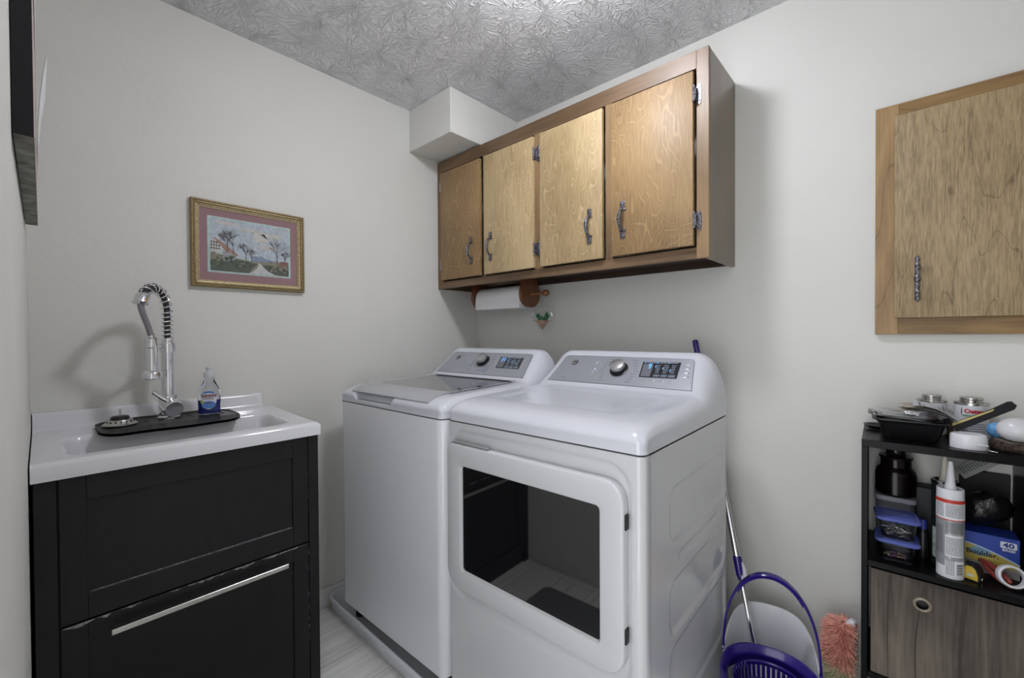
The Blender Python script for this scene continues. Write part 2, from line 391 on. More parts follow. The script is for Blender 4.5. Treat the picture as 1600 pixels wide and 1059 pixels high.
def hinge(parent, x, y, z, side, single=True):
    b = MB()
    b.tube([(x, y-.017, z-.024), (x, y-.017, z+.024)], .0042, 10)
    for s in (-1, 1): b.lathe([(.0, 0), (.005, .0), (.004, .004), (.0, .006)], (x, y-.017, z+s*.024-(.003 if s < 0 else 0)), seg=10)
    # curved leaf screwed on the frame
    x1 = x+side*.014
    pts = [(x1+side*.006*math.cos(a), y-.0025, z+.036*math.sin(a)) for a in lsp(-PI/2, PI/2, 9)]
    pts += [(x, y-.0025, z+.022), (x, y-.0025, z-.022)]
    b.prism(pts, (0, .0025, 0))
    b.box((min(x, x+side*.006), y-.018, z-.02), (max(x, x+side*.006), y-.001, z+.02), .001)
    for s in (-1, 1): b.lathe([(.0, .0042), (.0025, .004), (.003, .0)], (x1, y-.0015, z+s*.022), 'Y', 8)
    return b.build('hinge', M_pewter, parent, world=True)
def wall_cabinet():
    X0, X1, Y, Z0, Z1 = .0015, 1.4735, -.304, 1.501, 2.213
    t = thing('wall_cabinet', 'long four-door birch wall cabinet hung over the washer and dryer', 'cabinet', (.74, -.001, 1.501))
    b = MB()
    yb = Y+.019
    b.box((X1-.018, yb, Z0), (X1-.001, -.001, Z1), .001, 1)                   # right side
    b.box((X0, yb, Z0), (X0+.016, -.001, Z1), .001, 1)
    b.box((X0+.016, yb, Z1-.016), (X1-.018, -.001, Z1-.001))                    # top
    b.build('carcass', M_side, t, world=True)
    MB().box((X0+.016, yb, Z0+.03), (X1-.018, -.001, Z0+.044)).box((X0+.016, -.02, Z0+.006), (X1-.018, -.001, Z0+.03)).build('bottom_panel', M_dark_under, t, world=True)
    # face frame
    for a, c in ((X0, .046), (.372, .392), (.712, .762), (1.078, 1.11), (1.432, X1)):
        MB().box((a, Y, Z0+(.038 if 0.1 < a < 1.4 else 0)), (c, Y+.018, Z1-(.062 if .1 < a < 1.4 else 0)), .0012, 1).build('frame_stile', M_frame_v, t, world=True)
    MB().box((.046, Y+.0004, Z1-.062), (1.432, Y+.018, Z1), .001, 1).build('frame_rail', M_frame_h, t, world=True)
    MB().box((.046, Y+.0004, Z0), (1.432, Y+.018, Z0+.038), .001, 1).build('frame_rail', M_frame_h, t, world=True)
    doors = [(.050, .366, 'L', M_door), (.396, .718, 'R', M_door_pale), (.757, 1.074, 'L', M_door_pale), (1.114, 1.427, 'R', M_door)]
    hx = [.302, .444, 1.016, 1.163]
    for (a, c, side, m), hxx in zip(doors, hx):
        d = MB().box((a, Y-.0185, 1.545), (c, Y-.0005, 2.138), .0025, 2).build('door', m, t, world=True)
        pull(d, hxx, Y-.0185, 1.607, 1.750)
        s = 1 if side == 'R' else -1; xe = c+.003 if s > 0 else a-.003
        for z in (2.06, 1.63): hinge(d, xe, Y, z, s)
wall_cabinet()

# ------------------------------------------------------------ oak cabinet on the right of the back wall
def right_cabinet():
    X0, X1, Z0, Z1 = 1.8917, 2.50, 1.2364, 1.9538
    t = thing('recessed_wall_cabinet', 'pale oak single-door cabinet set in the wall over the black shelf unit', 'cabinet', (2.19, -.001, Z0))
    for xa in (X0, X1-.055): MB().box((xa, -.021, Z0), (xa+.055, -.001, Z1), .001, 1).build('frame_stile', M_oakf_v, t, world=True)
    for za in (Z1-.055, Z0): MB().box((X0+.055, -.0206, za), (X1-.055, -.001, za+.055), .001, 1).build('frame_rail', M_oakf_h, t, world=True)
    d = MB().box((1.938, -.040, 1.287), (2.455, -.0212, 1.911), .0015, 2).build('door', M_oak, t, world=True)
    b = MB(); x = 1.99
    prof = []
    z0, z1 = 1.333, 1.470; n = 60
    for k in range(n+1):
        u = k/n; r = .0045+.0022*abs(math.sin(u*PI*7))**.7+(.0014 if .42 < u < .58 else 0)
        if u < .03 or u > .97: r = .003
        prof.append((r, z0+(z1-z0)*u))
    b.lathe([(0, z0-.002)]+prof+[(0, z1+.002)], (x, -.068, 0), seg=14)
    for z in (1.36, 1.443): b.tube([(x, -.040, z), (x, -.068, z)], [.0065, .004], 10)
    b.build('handle', M_pewter, d, world=True)
right_cabinet()

# ------------------------------------------------------------ paper towel holder + roll + ornament
def paper_towel():
    yc, zc = -.145, 1.447
    t = thing('paper_towel_holder', 'dark stained wooden paper towel holder under the birch wall cabinet', 'paper towel holder', (.37, yc, 1.53))
    zt = 1.5305
    for xa in (.182, .536):
        pts = [(xa, yc+.05, zt), (xa, yc-.05, zt)]
        pts += [(xa, yc-.072*math.cos(a), zc-.068*math.sin(a)) for a in lsp(-.25, PI+.25, 25)]
        MB().prism(pts, (.02, 0, 0)).build('end_plate', M_walnut, t, world=True)
    MB().box((.202, yc-.02, zt-.014), (.536, yc+.04, zt), .002).build('rail', M_walnut, t, world=True)
    prof = [(0, .105), (.008, .107), (.013, .115), (.013, .125), (.008, .133), (.007, .14), (.011, .146), (.011, .15), (.0075, .155), (.0075, .60), (.011, .604), (.011, .612), (.0075, .62), (.0075, .632), (.014, .64), (.017, .65), (.015, .661), (.008, .668), (0, .67)]
    MB().lathe(prof, (0, yc, zc), 'X', 20).build('rod', M_knobwood, t, world=True)
    r = MB()
    r.lathe([(.02, .206), (.060, .206), (.061, .209), (.061, .529), (.060, .532), (.02, .532), (.02, .206)], (0, yc, zc-.012), 'X', 48, cap=False)
    # loose tail hanging off the front of the roll
    r.grid(lambda u, v: Vector((u, yc-.0615-.002*math.sin(v*3), zc-.012-v*.058)), lsp(.208, .53, 20), lsp(0, 1, 8))
    o = r.build('paper_towel_roll', M_paper, None, origin=(.37, yc, zc-.07))
    tag(o, 'white paper towel roll held on the wooden holder under the cabinet', 'paper towel')
    # hanging ornament
    x, y = .628, yc
    g = thing('hanging_terrarium', 'tiny hanging ornament of a green succulent in a pointed pot', 'ornament', (x, y, 1.262))
    b = MB(); b.tube([(x, y-.0085, 1.447), (x, y-.007, 1.4565), (x, y+.007, 1.4565), (x, y+.0085, 1.447), (x+.001, y, 1.385), (x, y, 1.376)], .0009, 6); b.build('cord', pm('tan_cord', 'A08C70', .8), g, world=True)
    b = MB(); b.lathe([(0, .052), (.02, .05), (.036, .04), (.047, .025), (.052, 0), (.05, -.015)], (x, y, 1.322), 'Z', 32, cap=False); b.build('glass_cover', M_glass, g, world=True)
    b = MB(); b.lathe([(0, -.033), (.017, -.012), (.034, .010), (.034, .014), (.028, .015), (0, .013)], (x, y, 1.297), 'Z', 6); b.build('pot', pm('blush_ceramic', 'A88C78', .5, var=.2, vscale=60), g, world=True)
    b = MB(); random.seed(3)
    for i in range(16):
        a = random.random()*6.28; l = random.uniform(.018, .042); tl = random.uniform(.1, .75)
        d = Vector((math.cos(a)*math.sin(tl), math.sin(a)*math.sin(tl), math.cos(tl)))
        p = Vector((x+math.cos(a)*.009, y+math.sin(a)*.009, 1.309))
        b.tube([p, p+d*l*.4, p+d*l*.8, p+d*l], [.0025, .0052, .0042, .0006], 7)
    b.build('succulent', pm('succulent_green', '3F8A5A', .5, var=.4, vscale=70, vcol='2C6A40'), g, world=True)
paper_towel()

# ------------------------------------------------------------ framed landscape
def picture():
    y0, y1, z0, z1 = -1.4549, -1.0492, 1.4302, 1.7585
    t = thing('framed_painting', 'gold framed country landscape with mauve mat on the left wall', 'picture', (.001, (y0+y1)/2, z0))
    prof = [(0, .001), (0, .018), (.003, .022), (.006, .022), (.008, .019), (.012, .021), (.015, .021), (.017, .016), (.021, .015), (.025, .010), (.027, .010), (.027, .002)]
    def frame(prof, m, nm):
        b = MB(); rings = []
        for (cy, cz, sy, sz) in ((y0, z0, 1, 1), (y1, z0, -1, 1), (y1, z1, -1, -1), (y0, z1, 1, -1)):
            rings.append([Vector((h, cy+sy*d, cz+sz*d)) for d, h in prof])
        rings.append(rings[0]); b.loft(rings, closed=False, cap=False)
        return b.build(nm, m, t, world=True, angle=30)
    fo = frame(prof[:8], M_golddark, 'outer_frame'); fi = frame(prof[7:], M_gold, 'inner_frame')
    # beads along the frame
    bd = MB(); n = 90
    for (a, c) in (((y0+.0135, z0+.0135), (y1-.0135, z0+.0135)), ((y0+.0135, z1-.0135), (y1-.0135, z1-.0135)), ((y0+.0135, z0+.0135), (y0+.0135, z1-.0135)), ((y1-.0135, z0+.0135), (y1-.0135, z1-.0135))):
        L = math.hypot(c[0]-a[0], c[1]-a[1]); m = int(L/.0052)
        for k in range(m+1):
            yy, zz = a[0]+(c[0]-a[0])*k/m, a[1]+(c[1]-a[1])*k/m
            bd.box((.0205, yy-.0015, zz-.0015), (.0228, yy+.0015, zz+.0015))
    bd.build('beading', M_gold, t, world=True, smooth=False)
    MB().box((.001, y0+.02, z0+.02), (.006, y1-.02, z1-.02)).build('mat_board', M_mat, t, world=True)
    # the painting, built flat: (u,v) in 0..1 over the picture opening
    a0, a1, b0, b1 = y0+.062, y1-.062, z0+.065, z1-.062
    def P(u, v, l): return Vector((.0062+l*.00022, a0+(a1-a0)*u, b0+(b1-b0)*v))
    cols = ['B2C6C2', 'B2BCC6', 'C2C0BC', '8492A6', '8A8676', '5C6258', 'A68476', '8A8A88', 'A0A09A', '6A6056', '4C564C', '866660', 'C2C4C2', '767260', 'A0A6AC']
    ms = [pm('paint_%s' % c.lower(), c, .75, var=.18, vscale=70, bump=.0) for c in cols]
    b = MB()
    b.poly([P(-.03, -.035, 0), P(1.03, -.035, 0), P(1.03, 1.035, 0), P(-.03, 1.035, 0)], 0)   # pale green inner mat line
    b.poly([P(0, .3, 1), P(1, .3, 1), P(1, 1, 1), P(0, 1, 1)], 1)                                  # sky
    random.seed(12)
    for (cu, cv, ru, rv) in ((.62, .72, .1, .1), (.78, .8, .14, .06), (.5, .85, .16, .05), (.2, .93, .15, .04), (.7, .55, .12, .05)):
        b.poly([P(cu+ru*math.cos(k*PI/9)*(1+.15*math.sin(k*2.3)), cv+rv*math.sin(k*PI/9)*(1+.2*math.cos(k*1.7)), 2) for k in range(18)], 2)
    b.poly([P(.5, .2, 3)]+[P(.5+.35*k/10, .33+.035*math.sin(k*.6)+.01*math.sin(k*2), 3) for k in range(11)]+[P(.85, .2, 3)], 3)
    b.poly([P(0, 0, 4), P(1, 0, 4), P(1, .25, 4), P(.85, .28, 4), P(.6, .25, 4), P(.5, .24, 4), P(.3, .28, 4), P(0, .34, 4)], 4)
    b.poly([P(0, 0, 5), P(.48, 0, 5), P(.5, .1, 5), P(.58, .2, 5), P(.45, .22, 5), P(.2, .26, 5), P(0, .2, 5)], 5)
    b.poly([P(1, 0, 5), P(.8, .02, 5), P(.68, .1, 5), P(.63, .19, 5), P(.8, .2, 5), P(1, .19, 5)], 5)
    b.poly([P(.46, .0, 6), P(.82, .0, 6), P(.72, .07, 6), P(.66, .14, 6), P(.61, .22, 6), P(.59, .22, 6), P(.58, .14, 6), P(.53, .06, 6)], 12)
    # cottage
    b.poly([P(0, .38, 6), P(.14, .32, 6), P(.14, .5, 6), P(.05, .62, 6), P(0, .58, 6)], 12)
    for k in range(4): b.poly([P(.01+.03*k, .4, 7), P(.018+.03*k, .4, 7), P(.018+.03*k, .56, 7), P(.01+.03*k, .56, 7)], 9)
    for k in range(3): b.poly([P(.0, .42+.06*k, 7), P(.12, .41+.06*k, 7), P(.12, .425+.06*k, 7), P(0, .435+.06*k, 7)], 9)
    b.poly([P(.03, .64, 8), P(.06, .63, 8), P(.22, .47, 8), P(.33, .34, 8), P(.31, .32, 8), P(.19, .38, 8), P(.12, .5, 8)], 6)
    b.poly([P(.15, .2, 7), P(.31, .22, 7), P(.31, .33, 7), P(.19, .38, 7), P(.15, .38, 7)], 14)
    b.poly([P(.86, .2, 8), P(1, .2, 8), P(1, .3, 8), P(.88, .3, 8)], 11)
    for i in range(70):
        s = random.choice((0, 1))
        u = random.uniform(0, .45) if s == 0 else random.uniform(.72, 1); v = random.uniform(.12, .33) if s == 0 else random.uniform(.08, .2)
        if u > .33 and v > .22: v -= .1
        r = random.uniform(.012, .035)
        b.poly([P(u+r*math.cos(k*PI/4)*.8, v+r*math.sin(k*PI/4)*(1+.3*random.random()), 9+i*.02) for k in range(8)], random.choice((10, 5, 13, 4)))
    def branch(u, v, a, l, w, d):
        u2, v2 = u+l*math.cos(a)*.62, v+l*math.sin(a)
        nx, ny = -math.sin(a)*w*.62, math.cos(a)*w
        b.poly([P(u-nx, v-ny, 10.5), P(u+nx, v+ny, 10.5), P(u2+nx*.6, v2+ny*.6, 10.5), P(u2-nx*.6, v2-ny*.6, 10.5)], 9)
        if d > 0:
            for k in range(3 if d > 1 else 2): branch(u2, v2, a+random.uniform(-.75, .75), l*random.uniform(.62, .85), w*.6, d-1)
    for (u, v, l) in ((.27, .36, .15), (.43, .25, .11), (.84, .2, .16), (.95, .22, .1), (.2, .38, .12), (.5, .24, .08)):
        branch(u, v, PI/2, l, .008, 5)
    o = b.build('painting', ms, t, world=True, smooth=False)
picture()

# ------------------------------------------------------------ board on the front wall at the left edge
def board():
    x0, x1, z0, z1 = .3027, 1.037, 1.5318, 2.08
    t = thing('wall_board', 'thin framed pin board on the near left wall, seen edge on', 'board', ((x0+x1)/2, YN, z0))
    MB().box((x0, YN+.001, z0), (x1-.002, YN+.0215, z1), .001, 1).build('board_body', pm('board_grey_edge', '98988F', .8, var=.35, vscale=30, vcol='6A6660'), t, world=True)
    MB().box((x1-.002, YN+.001, z0), (x1, YN+.0215, z1)).build('end_cap', pm('black_board_end', '161318', .7), t, world=True)
    MB().box((x0, YN+.0215, z0), (x1, YN+.0226, z1)).build('board_face', pm('board_face', 'CFC0BC', .7, var=.1), t, world=True)
    for nm, xa, xb, za, zb, cur, lab in (('paper_sheet', .50, .74, 1.60, 1.79, .012, 'folded white paper sheet curling off the lower part of the pin board'), ('paper_sheet', .55, .98, 1.81, 2.05, .0012, 'large white paper sheet pinned on the upper part of the pin board')):
        b = MB(); g = lambda u, v: Vector((xa+(xb-xa)*u, YN+.0232+cur*v*v*1.2+cur*.1*(u*u), za+(zb-za)*v))
        b.grid(g, lsp(0, 1, 8), lsp(0, 1, 10)); b.grid(lambda u, v: g(u, v)+Vector((0, .0005, 0)), lsp(0, 1, 8), lsp(0, 1, 10))
        o = b.build(nm, M_plainpaper, None, origin=((xa+xb)/2, YN+.0232, za)); tag(o, lab, 'paper')
board()

# ------------------------------------------------------------ sink cabinet and sink
def sink():
    xf = .488; ya, yb = -1.8535, -1.1895
    t = thing('utility_sink', 'white ceramic utility sink top set on the black cabinet', 'sink', (.24, (ya+yb)/2, .904))
    zt = .948
    bx0, bx1, by0, by1 = .185, .430, -1.795, -1.262; depth = .17
    b = MB()
    nx, ny = 64, 96
    def top(x, y):
        z = zt+.010*(1-sstep(.0, .45, x))
        # raised splash at the wall
        if y < -1.222: z += .052*(1-sstep(.010, .034, x))*sstep(0, .012, -1.218-y+.004)
        d = sdrr(x, y, (bx0+bx1)/2, (by0+by1)/2, (bx1-bx0)/2, (by1-by0)/2, .045)
        z -= depth*sstep(.004, -.045, d) if False else depth*(1-sstep(-.05, .004, d))
        e = min(xf-x, yb-y, y-ya+.02)
        z -= .010*(1-min(1, max(0, e)/.012))**2
        return z
    xs = sorted(set([.0015, .004, .008, .012, .016, .02, .024, .028, .032, .036]+lsp(.045, bx0-.01, 10)+lsp(bx0-.006, bx0+.06, 16)+lsp(bx0+.07, bx1-.065, 8)+lsp(bx1-.06, bx1+.006, 16)+lsp(bx1+.01, xf-.012, 6)+[xf-.009, xf-.006, xf-.003, xf-.001, xf]))
    ys = sorted(set(lsp(ya, by0-.006, 8)+lsp(by0-.003, by0+.06, 16)+lsp(by0+.07, by1-.065, 36)+lsp(by1-.06, by1+.004, 16)+lsp(by1+.01, -1.228, 5)+[-1.225, -1.222, -1.219, -1.216, -1.213]+lsp(-1.21, yb-.012, 4)+[yb-.009, yb-.006, yb-.003, yb-.001, yb]))
    G = b.grid(lambda x, y: Vector((x, y, top(x, y))), xs, ys)
    # apron down to the cabinet
    zb = .905; per = [G[i][0] for i in range(len(xs))]+[G[-1][j] for j in range(1, len(ys))]+[G[i][-1] for i in range(len(xs)-2, -1, -1)]+[G[0][j] for j in range(len(ys)-2, 0, -1)]
    low = [b.bm.verts.new((v.co.x, v.co.y, zb)) for v in per]
    for i in range(len(per)):
        j = (i+1) % len(per); b.bm.faces.new((per[i], per[j], low[j], low[i]))
    b.build('basin', M_ceramic, t, world=True, angle=50)
    MB().lathe([(0, .001), (.03, .001), (.034, .003), (.038, .001), (.038, 0)], (.31, -1.53, zt-depth+.003), seg=24).build('drain', M_steel, t, world=True)
    # black cabinet
    c = thing('sink_cabinet', 'black painted shaker sink cabinet with a false drawer and a wide door', 'cabinet', (.24, (ya+yb)/2, 0))
    X = .475; y0, y1 = -1.8495, -1.1935
    MB().box((.016, y0, .004), (X-.022, y1, .745)).box((.016, y0, .745), (X-.022, y0+.016, .9035)).box((.016, y1-.016, .745), (X-.022, y1, .9035)).build('body', M_blackcab, c, world=True)
    f = MB()
    f.box((X-.022, y0, .0), (X, -1.812, .9035), .001, 1); f.box((X-.022, -1.226, .0), (X, y1, .9035), .001, 1)
    f.box((X-.022, -1.812, .0), (X-.012, -1.226, .9035))
    f.build('face_frame', M_blackcab, c, world=True)
    def shaker(nm, z0, z1, rail, dx=0):
        b = MB(); a0, a1 = -1.809, -1.229; st = .048
        b.box((X-.012, a0, z0), (X+dx, a0+st, z1), .001, 1); b.box((X-.012, a1-st, z0), (X+dx, a1, z1), .001, 1)
        b.box((X-.012, a0+st, z0), (X+dx, a1-st, z0+rail), .001, 1); b.box((X-.012, a0+st, z1-rail), (X+dx, a1-st, z1), .001, 1)
        b.box((X-.014, a0+st, z0+rail), (X+dx-.006, a1-st, z1-rail))
        return b.build(nm, M_blackcab, c, world=True)
    up = shaker('false_drawer', .546, .902, .062)
    dn = shaker('door', .06, .541, .045, 0)
    # worn paint along the top edge of the door and under the inner panel
    b = MB(); random.seed(5)
    segs = [(-1.806, -1.75), (-1.745, -1.72), (-1.70, -1.66), (-1.60, -1.575), (-1.56, -1.46), (-1.45, -1.39), (-1.37, -1.24)]
    for a, e in segs:
        n = max(3, int((e-a)/.01)); up_, lo = [], []
        for k in range(n+1):
            yy = a+(e-a)*k/n; q = math.sin(PI*k/n)
            up_.append((X+.0004, yy, .5408)); lo.append((X+.0004, yy, .5408-(.002+.008*random.random())*max(q, .15)))
        b.poly(up_+lo[::-1])
    b.box((X-.0064, -1.760, .6075), (X-.0052, -1.278, .6105))
    for k in range(14):
        zz = random.uniform(.2, .53); b.box((X-.0005, -1.2292, zz), (X+.0004, -1.228, zz+random.uniform(.004, .02)))
        zz = random.uniform(.65, .78); b.box((X-.0005, -1.2292, zz), (X+.0004, -1.2285, zz+random.uniform(.002, .008)))
    b.build('paint_wear', M_scuff, dn, world=True, smooth=False)
    b = MB(); xh = X+.03
    b.box((xh-.006, -1.722, .4985), (xh+.006, -1.305, .5125), .001, 1)
    for yy in (-1.69, -1.335): b.box((X, yy-.006, .502), (xh-.004, yy+.006, .510), .001, 1)
    b.build('bar_handle', M_steel, dn, world=True)
    # splash mat
    m = MB(); out = rrect(.035, -1.728, .275, -1.345, .07, 8)
    pts = [(x if x > .1 else x, y) for x, y in out]
    def mz(x, y): return .9605+.003*math.sin(y*30)*.3-(max(0, x-.2))*.12+.004*sstep(.05, .03, x)
    for k in range(1): pass
    nx_, ny_ = 24, 44; cx, cy, hx, hy = .155, -1.540, .115, .183
    def mg(u, v, dz):
        # square -> rounded rectangle
        x, y = u*hx, v*hy
        d = sdrr(x, y, 0, 0, hx, hy, .06)
        if d > 0:
            sx, sy = (1 if x > 0 else -1), (1 if y > 0 else -1); px, py = sx*(hx-.06), sy*(hy-.06); q = Vector((x-px, y-py)); q = q.normalized()*.06; x, y = px+q.x, py+q.y
        X_, Y_ = cx+x, cy+y
        edge = sdrr(x, y, 0, 0, hx, hy, .06)
        return Vector((X_, Y_, mz(X_, Y_)+dz+(.004 if edge > -.006 else 0)*(1 if dz > 0 else 0)))
    us, vs = lsp(-1, 1, 40), lsp(-1, 1, 60)
    m.grid(lambda u, v: mg(u, v, .003), us, vs); m.grid(lambda u, v: mg(u, v, -.0015), us, vs, flip=True)
    for k in range(-5, 6):   # moulded ribs
        if abs(k) < 1: continue
        yy = cy+k*.03
        m.box((.085, yy-.0012, mz(.12, yy)+.0025), (.145, yy+.0012, mz(.12, yy)+.0045))
        m.box((.17, yy-.0012, mz(.2, yy)+.0025), (.235, yy+.0012, mz(.23, yy)+.0065))
    o = m.build('splash_mat', M_rubber, None, origin=(cx, cy, .958)); tag(o, 'black rubber splash mat lying round the faucet base on the sink', 'sink mat')
sink()

def faucet():
    bx, by, z0 = .105, -1.541, .9635
    t = thing('faucet', 'tall chrome spring pull-down faucet standing on the sink', 'faucet', (bx, by, z0))
    d = Vector((.12, -.088, 0)).normalized(); reach = .142
    b = MB()
    b.lathe([(.0, 0), (.032, 0), (.032, .006), (.028, .008), (.027, .012), (.0265, .012), (.0265, .078), (.024, .081), (.017, .081), (.017, .235), (.0, .235)], (bx, by, z0), seg=32)
    b.build('body', M_chrome, t, world=True)
    # side valve: drum pointing +X/-Y with lever
    v = MB(); vd = Vector((.85, .14, -.27)).normalized(); c0 = Vector((bx, by, z0+.050))
    def cyl(mb, p0, p1, r0, r1=None, seg=24):
        mb.tube([p0, p1], [r0, r1 or r0], seg)
    cyl(v, c0+vd*.0, c0+vd*.050, .0285); cyl(v, c0+vd*.050, c0+vd*.054, .0285, .026)
    v.build('valve', M_chrome, t, world=True)
    l = MB(); l.tube([c0+Vector((.038, -.006, .012)), c0+Vector((.036, -.024, .026)), c0+Vector((.034, -.044, .046))], [.0075, .007, .0065], 12); l.build('lever', M_chrome, t, world=True)
    k = MB(); k.lathe([(.0, .228), (.0225, .228), (.0225, .256), (.017, .258), (.0175, .262), (.0165, .265), (.0175, .268), (.0165, .271), (.013, .272)], (bx, by, z0), seg=28)
    k.tube([(bx, by, z0+.246), Vector((bx, by, z0+.246))+d*.075], .006, 10)
    k.build('collar', M_chrome, t, world=True)
    # centre line of the hose: straight up, then arch
    def cl(s):
        zz = z0+.26
        L1 = .097
        if s < .42:
            return Vector((bx, by, zz+L1*s/.42))
        a = (s-.42)/.58*PI*.86; r = reach/2
        return Vector((bx, by, zz+L1))+d*(r-r*math.cos(a))+Vector((0, 0, (r*1.12)*math.sin(a)))
    sp = MB(); pts = []; n = 900; turns = 16
    for i in range(n+1):
        s = i/n; p = cl(s); q = (cl(min(1, s+.002))-cl(max(0, s-.002))).normalized()
        nrm = Vector((-d.y, d.x, 0)); bn = q.cross(nrm)
        a = 2*PI*turns*(s if s > .02 else s)
        pts.append(p+(nrm*math.cos(a)+bn*math.sin(a))*.0148)
    sp.tube(pts, .0027, 8); sp.build('spring', M_chrome, t, world=True)
    end = cl(1); hs = MB(); hp = []
    ih = MB(); ih.tube([cl(s) for s in lsp(0, 1, 40)], .0088, 12); ih.build('inner_hose', pm('dark_inner_hose', '3A383C', .5), t, world=True)
    tang = (cl(1)-cl(.97)).normalized()
    w0 = Vector((bx, by, 0))+d*.088; w0.z = z0+.276
    for u in lsp(0, 1, 15):
        m = (1-u)**3*end+3*(1-u)**2*u*(end+tang*.03)+3*(1-u)*u*u*(w0+Vector((.012, -.009, .05)))+u**3*w0
        hp.append(m)
    hs.tube(hp, .0085, 12); hs.build('hose', M_hose, t, world=True)
    e = MB(); e.tube([end-tang*.02, end-tang*.012, end+tang*.01, end+tang*.014], [.017, .0195, .0195, .012], 24); e.build('spring_cap', M_chrome, t, world=True)
    wz = w0.z; wx, wy = w0.x, w0.y
    h = MB(); h.lathe([(0, .012), (.010, .012), (.011, 0), (.0175, -.004), (.0185, -.01), (.0185, -.032), (.0168, -.034), (.0168, -.106), (.024, -.110), (.0265, -.114), (.0265, -.132), (.024, -.134), (0, -.134)], (wx, wy, wz), seg=32)
    h.build('spray_head', M_chrome, t, world=True)
    h2 = MB(); h2.tube([Vector((wx, wy, wz-.012))+Vector((.014, .006, 0)), Vector((wx, wy, wz-.034))+Vector((.018, .008, 0)), Vector((wx, wy, wz-.085))+Vector((.017, .0075, 0))], [.005, .0065, .004], 10)
    h2.build('spray_trigger', M_chrome, t, world=True)
faucet()

def strainer():
    c = (.145, -1.668, .9655)
    t = thing('sink_strainer', 'steel basket sink strainer lying upside down on the left of the mat', 'sink strainer', c)
    MB().lathe([(0, 0), (.040, 0), (.0425, .002), (.0425, .004), (.036, .009), (.030, .018), (.027, .019), (.0, .019)], c, seg=40).build('basket', M_steel, t, world=True)
    MB().lathe([(.0, .019), (.024, .019), (.022, .027), (.018, .029), (.0, .029)], c, seg=32).build('stopper', M_black, t, world=True)
    MB().tube([(c[0], c[1], c[2]+.028), (c[0], c[1], c[2]+.050)], [.0035, .0025], 10).build('stem', M_steel, t, world=True)
    b = MB()
    for k in range(16):
        a = k*PI/8; p = Vector((c[0]+.0335*math.cos(a), c[1]+.0335*math.sin(a), c[2]+.0130))
        b.lathe([(0, .0012), (.0024, .001), (.0024, -.001), (0, -.0012)], p, seg=8, M=Matrix.Rotation(a, 3, 'Z') @ Matrix.Rotation(R(55), 3, 'Y'))
    b.build('holes', M_black, t, world=True)
strainer()

